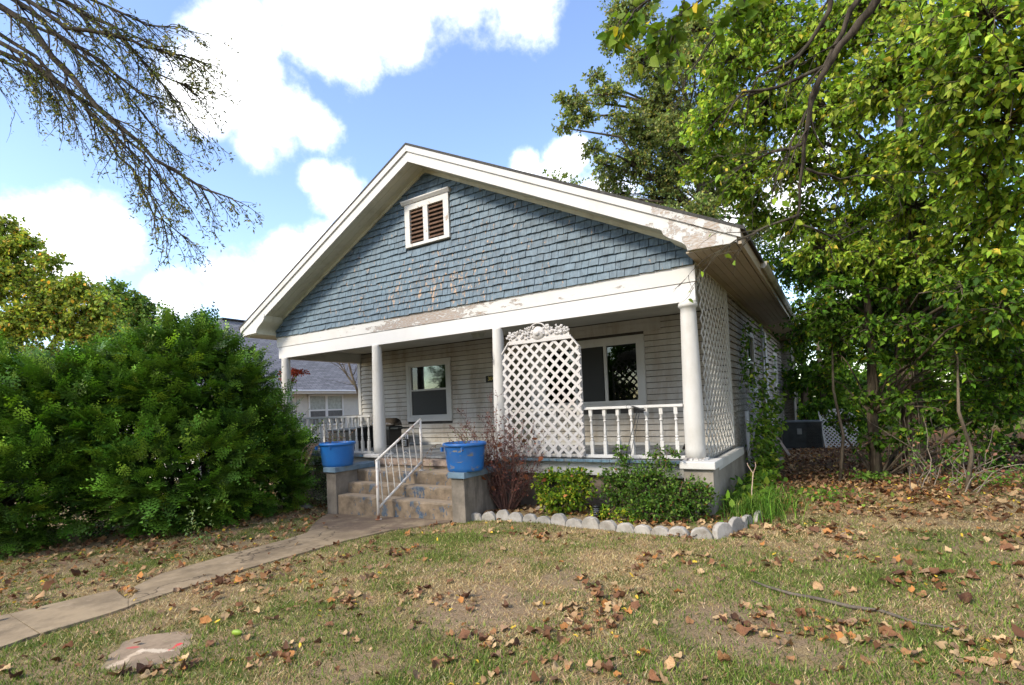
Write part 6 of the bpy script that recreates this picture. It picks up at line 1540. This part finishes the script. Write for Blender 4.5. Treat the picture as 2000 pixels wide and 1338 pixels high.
# ---- overhanging boughs near the camera
def bough(name, label, paths, rads, nsub, sublen, seed, leafP, size, pal, w, kind='lance', tree_base=None, bias=(0,0,0), droop=.05, cat='branch', curl=.16, sub2=4, bk=BARK_D):
    r=random.Random(seed); P0=Vector(at(*paths[0][0])); t=thing(name,label,cat,tuple(P0)); mb=MB(); tw=MB(); tips=[]
    for path_,rad_ in zip(paths,rads):
        pts=[Vector(at(*p)) for p in path_]; L_=[pts[0]]
        for a,b in zip(pts[:-1],pts[1:]):
            for k in (1,2,3): L_.append(a.lerp(b,k/3)+Vector((r.gauss(0,1),r.gauss(0,1),r.gauss(0,1)))*(.022*(b-a).length if k<3 else 0))
        m_=len(L_); mb.tube(L_,[rad_*(1-.85*i/(m_-1)) for i in range(m_)],7)
        for k in range(nsub):
            f=r.uniform(.05,1)**.8; i=min(int(f*(m_-1)),m_-2); s=L_[i].lerp(L_[i+1],r.random()); d=(L_[i+1]-L_[i]).normalized()
            d=d*1.0+Vector((r.uniform(-.6,.6),r.uniform(-.6,.6),r.uniform(-.6,.5)))+Vector(bias); ln=sublen*r.uniform(.4,1.2)*(1.2-.6*f)
            q=wander(s,d,ln,7,curl,droop,r); r0=min(.010,rad_*.4)*(1.1-.5*f); tw.tube(q,[r0*(1-.8*j/7) for j in range(8)],4,cap=False)
            for z in range(sub2):
                j=r.randrange(2,8); e=wander(q[j],(q[j]-q[j-1]).normalized()+Vector((r.uniform(-.7,.7),r.uniform(-.7,.7),r.uniform(-.7,.4))),ln*r.uniform(.2,.5),5,curl*1.3,droop,r); tw.tube(e,[.0035,.003,.0025,.002,.0015,.001],3,cap=False); tips+=e[2:]
            tips+=q[4:]
    mb.build('limbs',bk,t,True); tag(tw.build('twigs',bk,t),kind='stuff')
    P=[];D=[]
    for p in tips:
        if r.random()<leafP[0]:
            for k in range(leafP[1]): P.append(tuple(p+Vector((r.gauss(0,.02),r.gauss(0,.02),r.gauss(0,.02))))); D.append((r.uniform(-1,1),r.uniform(-1,1),r.uniform(-1.2,.3)))
    P=np.array(P);n=len(P); V,F,T=leaves_arr(P,norm(np.array(D)),norm(NR.normal(size=(n,3))+np.array([0,0,.5])),size*NR.uniform(.6,1.2,n),pick_cols(n,pal,w),kind); tag(npmesh('leaves',V,F,leaf_m,t,T),kind='stuff'); return t
LF=[[(-120,-60,5.0),(60,50,5),(190,210,5),(300,310,5),(400,370,5),(455,388,5)],[(-150,60,5.2),(20,110,5.2),(110,170,5.1),(230,240,5),(300,330,5),(350,400,5)],[(-60,-70,4.8),(130,55,4.8),(260,80,4.8),(330,105,4.8),(410,130,4.8)],
    [(-20,-40,5.1),(100,60,5),(200,120,5),(270,180,5),(360,200,5)],[(-150,20,4.9),(50,110,4.9),(150,190,5),(220,260,5),(290,330,5),(330,480,5)],[(-40,-80,5),(90,-10,5),(220,50,5),(300,140,5),(370,170,5)],[(60,-60,4.8),(180,0,4.8),(290,50,4.8),(370,60,4.8)],[(-100,90,5.3),(10,120,5.3),(60,150,5.3),(110,190,5.3)],[(-90,10,5.2),(70,110,5.2),(190,240,5.2),(260,330,5.1),(300,420,5.1),(370,470,5.1)],[(-60,-20,5.4),(110,70,5.4),(220,150,5.4),(300,250,5.3),(350,310,5.3)],[(-20,-90,5.2),(150,20,5.2),(270,110,5.2),(350,200,5.1),(390,260,5.1)]]
bough('overhanging_branch','bare fine twigged branch with tiny leaves at the upper left',LF,[.036,.03,.024,.026,.026,.026,.018,.016,.022,.02,.018],30,.62,41,(.65,2),.045,[(.12,.15,.04),(.2,.2,.06),(.07,.09,.03),(.3,.26,.12)],[4,3,3,1],'lance',bias=(.08,.0,-.2),droop=.07)
RF=[[(1790,-160,3.6),(1700,20,3.7),(1640,90,3.8),(1585,190,3.9),(1570,280,4.0),(1562,400,4.1),(1560,425,4.1)],[(1640,-100,3.7),(1620,20,3.8),(1560,110,3.9),(1480,150,4),(1440,230,4.1)],[(1720,-60,3.8),(1660,20,3.8),(1610,130,3.9),(1520,170,4),(1450,180,4),(1400,260,4)],
    [(1570,280,4.0),(1500,300,4.1),(1430,330,4.2)],[(1575,330,4.0),(1640,350,4.1),(1750,340,4.2)],[(1560,420,4.1),(1480,450,4.3),(1420,480,4.5),(1370,510,4.6)],[(1600,170,3.9),(1560,250,4),(1520,330,4.1),(1500,420,4.2)],[(1500,-60,3.8),(1440,20,3.9),(1380,90,4),(1330,180,4.1)],[(1570,440,4.1),(1640,470,4.2),(1700,440,4.3)]]
bough('overhanging_branch','dark nearly bare branch hanging down at the upper right',RF,[.035,.022,.024,.014,.012,.012,.012,.014,.008],7,.5,42,(.04,1),.07,BIG,[3,4,4,1,.5],'ovate',bias=(-.2,.1,-.15),droop=.04,curl=.2,sub2=3)
RG=[[(1420,-150,2.9),(1400,-20,2.9),(1330,30,2.95),(1260,60,3.0)],[(1330,-100,3),(1290,-20,3),(1240,20,3),(1210,70,3)],[(1350,-80,3),(1330,30,3),(1310,80,3),(1300,110,3)],[(1500,-100,3.1),(1470,-10,3.1),(1420,20,3.1)]]
bough('overhanging_branch','branch tip with broad green and yellow leaves at the top edge',RG,[.012,.01,.008,.008],7,.22,43,(.5,1),.085,[(.13,.22,.02),(.2,.28,.03),(.5,.4,.03),(.09,.16,.02)],[5,4,.5,3],'ovate',droop=.1)
# the two yard trees, outside the picture, that carry the overhanging boughs
def parent_tree(label, base, fork, ends, seed, kind, pal):
    b=Vector(base); f=Vector(fork); r=random.Random(seed); t=thing('yard_tree',label,'tree',tuple(b))
    pts=[b,b.lerp(f,.35)+Vector((.05,.04,0)),b.lerp(f,.7)+Vector((-.05,.0,0)),f,f+Vector((.1,-.2,2.2)),f+Vector((.0,-.5,4.2))]
    MB().tube(pts,[.30,.24,.21,.19,.12,.05],10).build('trunk',BARK,t,True)
    E_=[Vector(e) for e in ends]; cen=sum(E_,Vector((0,0,0)))/len(E_); j=f.lerp(cen,.62)+Vector((0,0,.75))
    MB().tube([f,f.lerp(j,.35)+Vector((.1,-.12,.22)),f.lerp(j,.7)+Vector((-.08,.1,.12)),j],[.13,.11,.095,.08],9).build('limb',BARK_D,t,True)
    for e in E_:
        q=j.lerp(e,.5)+Vector((r.uniform(-.12,.12),r.uniform(-.12,.12),.22)); MB().tube([j,j.lerp(q,.5)+Vector((r.uniform(-.08,.08),0,.08)),q,q.lerp(e,.6)+Vector((r.uniform(-.05,.05),0,.04)),e],[.055,.045,.038,.034,.03],7).build('limb',BARK_D,t,True)
    L_=[]; tw=[]
    for k in range(14):
        c=tuple(f+Vector((r.uniform(-1.8,1.8),r.uniform(-1.8,1.8),r.uniform(1.6,5)))); P=branchlets(c,(1.2,1.2,.9),60,seed*10+k); tw.append(P); L_.append(leaves_on(P,10,.11,pal,[4,4,2,3,.3],kind,seed*10+k))
    V,F,T=join_arr(L_); tag(npmesh('crown',V,F,leaf_m,t,T),kind='stuff'); V,F=poly_tubes(np.concatenate(tw),.01,.003); tag(npmesh('twigs',V,F,BARK_D,t),kind='stuff')
parent_tree('yard tree outside the picture carrying the bare branch at the upper right',(7.6,-4.2,.2),(7.2,-4.2,5.6),[at(*q[0]) for q in (RF[0],RF[1],RF[2],RF[7],RG[0],RG[1],RG[3])],7,'leaf4',DEEP)
parent_tree('yard tree outside the picture carrying the twiggy branch at the upper left',(-9.8,-10.6,-.4),(-9.6,-10.4,5.2),[at(*q[0]) for q in LF],8,'lance',[(.12,.15,.04),(.2,.2,.06),(.07,.09,.03),(.3,.26,.12),(.2,.2,.1)])
# far wood closing the view to the right
def far_right():
    L_=[]; mb=MB(); rg=random.Random(14)
    for i in range(9):
        x=5+i*3.6; y=27-i*1.6+rg.uniform(-2,2); mb.tube([(x,y,-.5),(x,y,3),(x,y,6)],[.2,.16,.08],6)
        for k in range(10):
            c=(x+rg.uniform(-2,2),y+rg.uniform(-1.5,1.5),rg.uniform(.6,7.5)); P=branchlets(c,(1.5,1.4,1.3),34,1900+i*20+k); L_.append(leaves_on(P,11,.22,DEEP,[4,4,2,3,.2],'rhomb',1900+i*20+k))
    V,F,T=join_arr(L_); o=tag(npmesh('far_woods',V,F,leaf_m,None,T),'far green wood beyond the back lawn on the right','woods',kind='stuff')
    tag(mb.build('trunks',BARK,o),kind='stuff')
far_right()
# the wood across the street behind the camera, seen only in the window glass
def across():
    L_=[]; mb=MB(); rg=random.Random(4)
    for i in range(9):
        x=-22+i*5.6; y=-30+rg.uniform(-2,3); mb.tube([(x,y,-.5),(x,y,3),(x,y,6)],[.25,.2,.1],6)
        for k in range(22):
            c=(x+rg.uniform(-3,3),y+rg.uniform(-1.5,1.5),rg.uniform(.3,10.5)); P=branchlets(c,(1.9,1.6,1.5),26,900+i*20+k); L_.append(leaves_on(P,12,.46,DEEP,[4,4,2,3,.2],'rhomb',900+i*20+k))
    V,F,T=join_arr(L_); o=tag(npmesh('distant_woods',V,F,leaf_m,None,T),'leafy wood across the street facing the house','woods',kind='stuff')
    tag(mb.build('trunks',BARK,o),kind='stuff')
across()
print('TRIS yew',ny,'grass',ng,'litter',nl,'trees',tot)
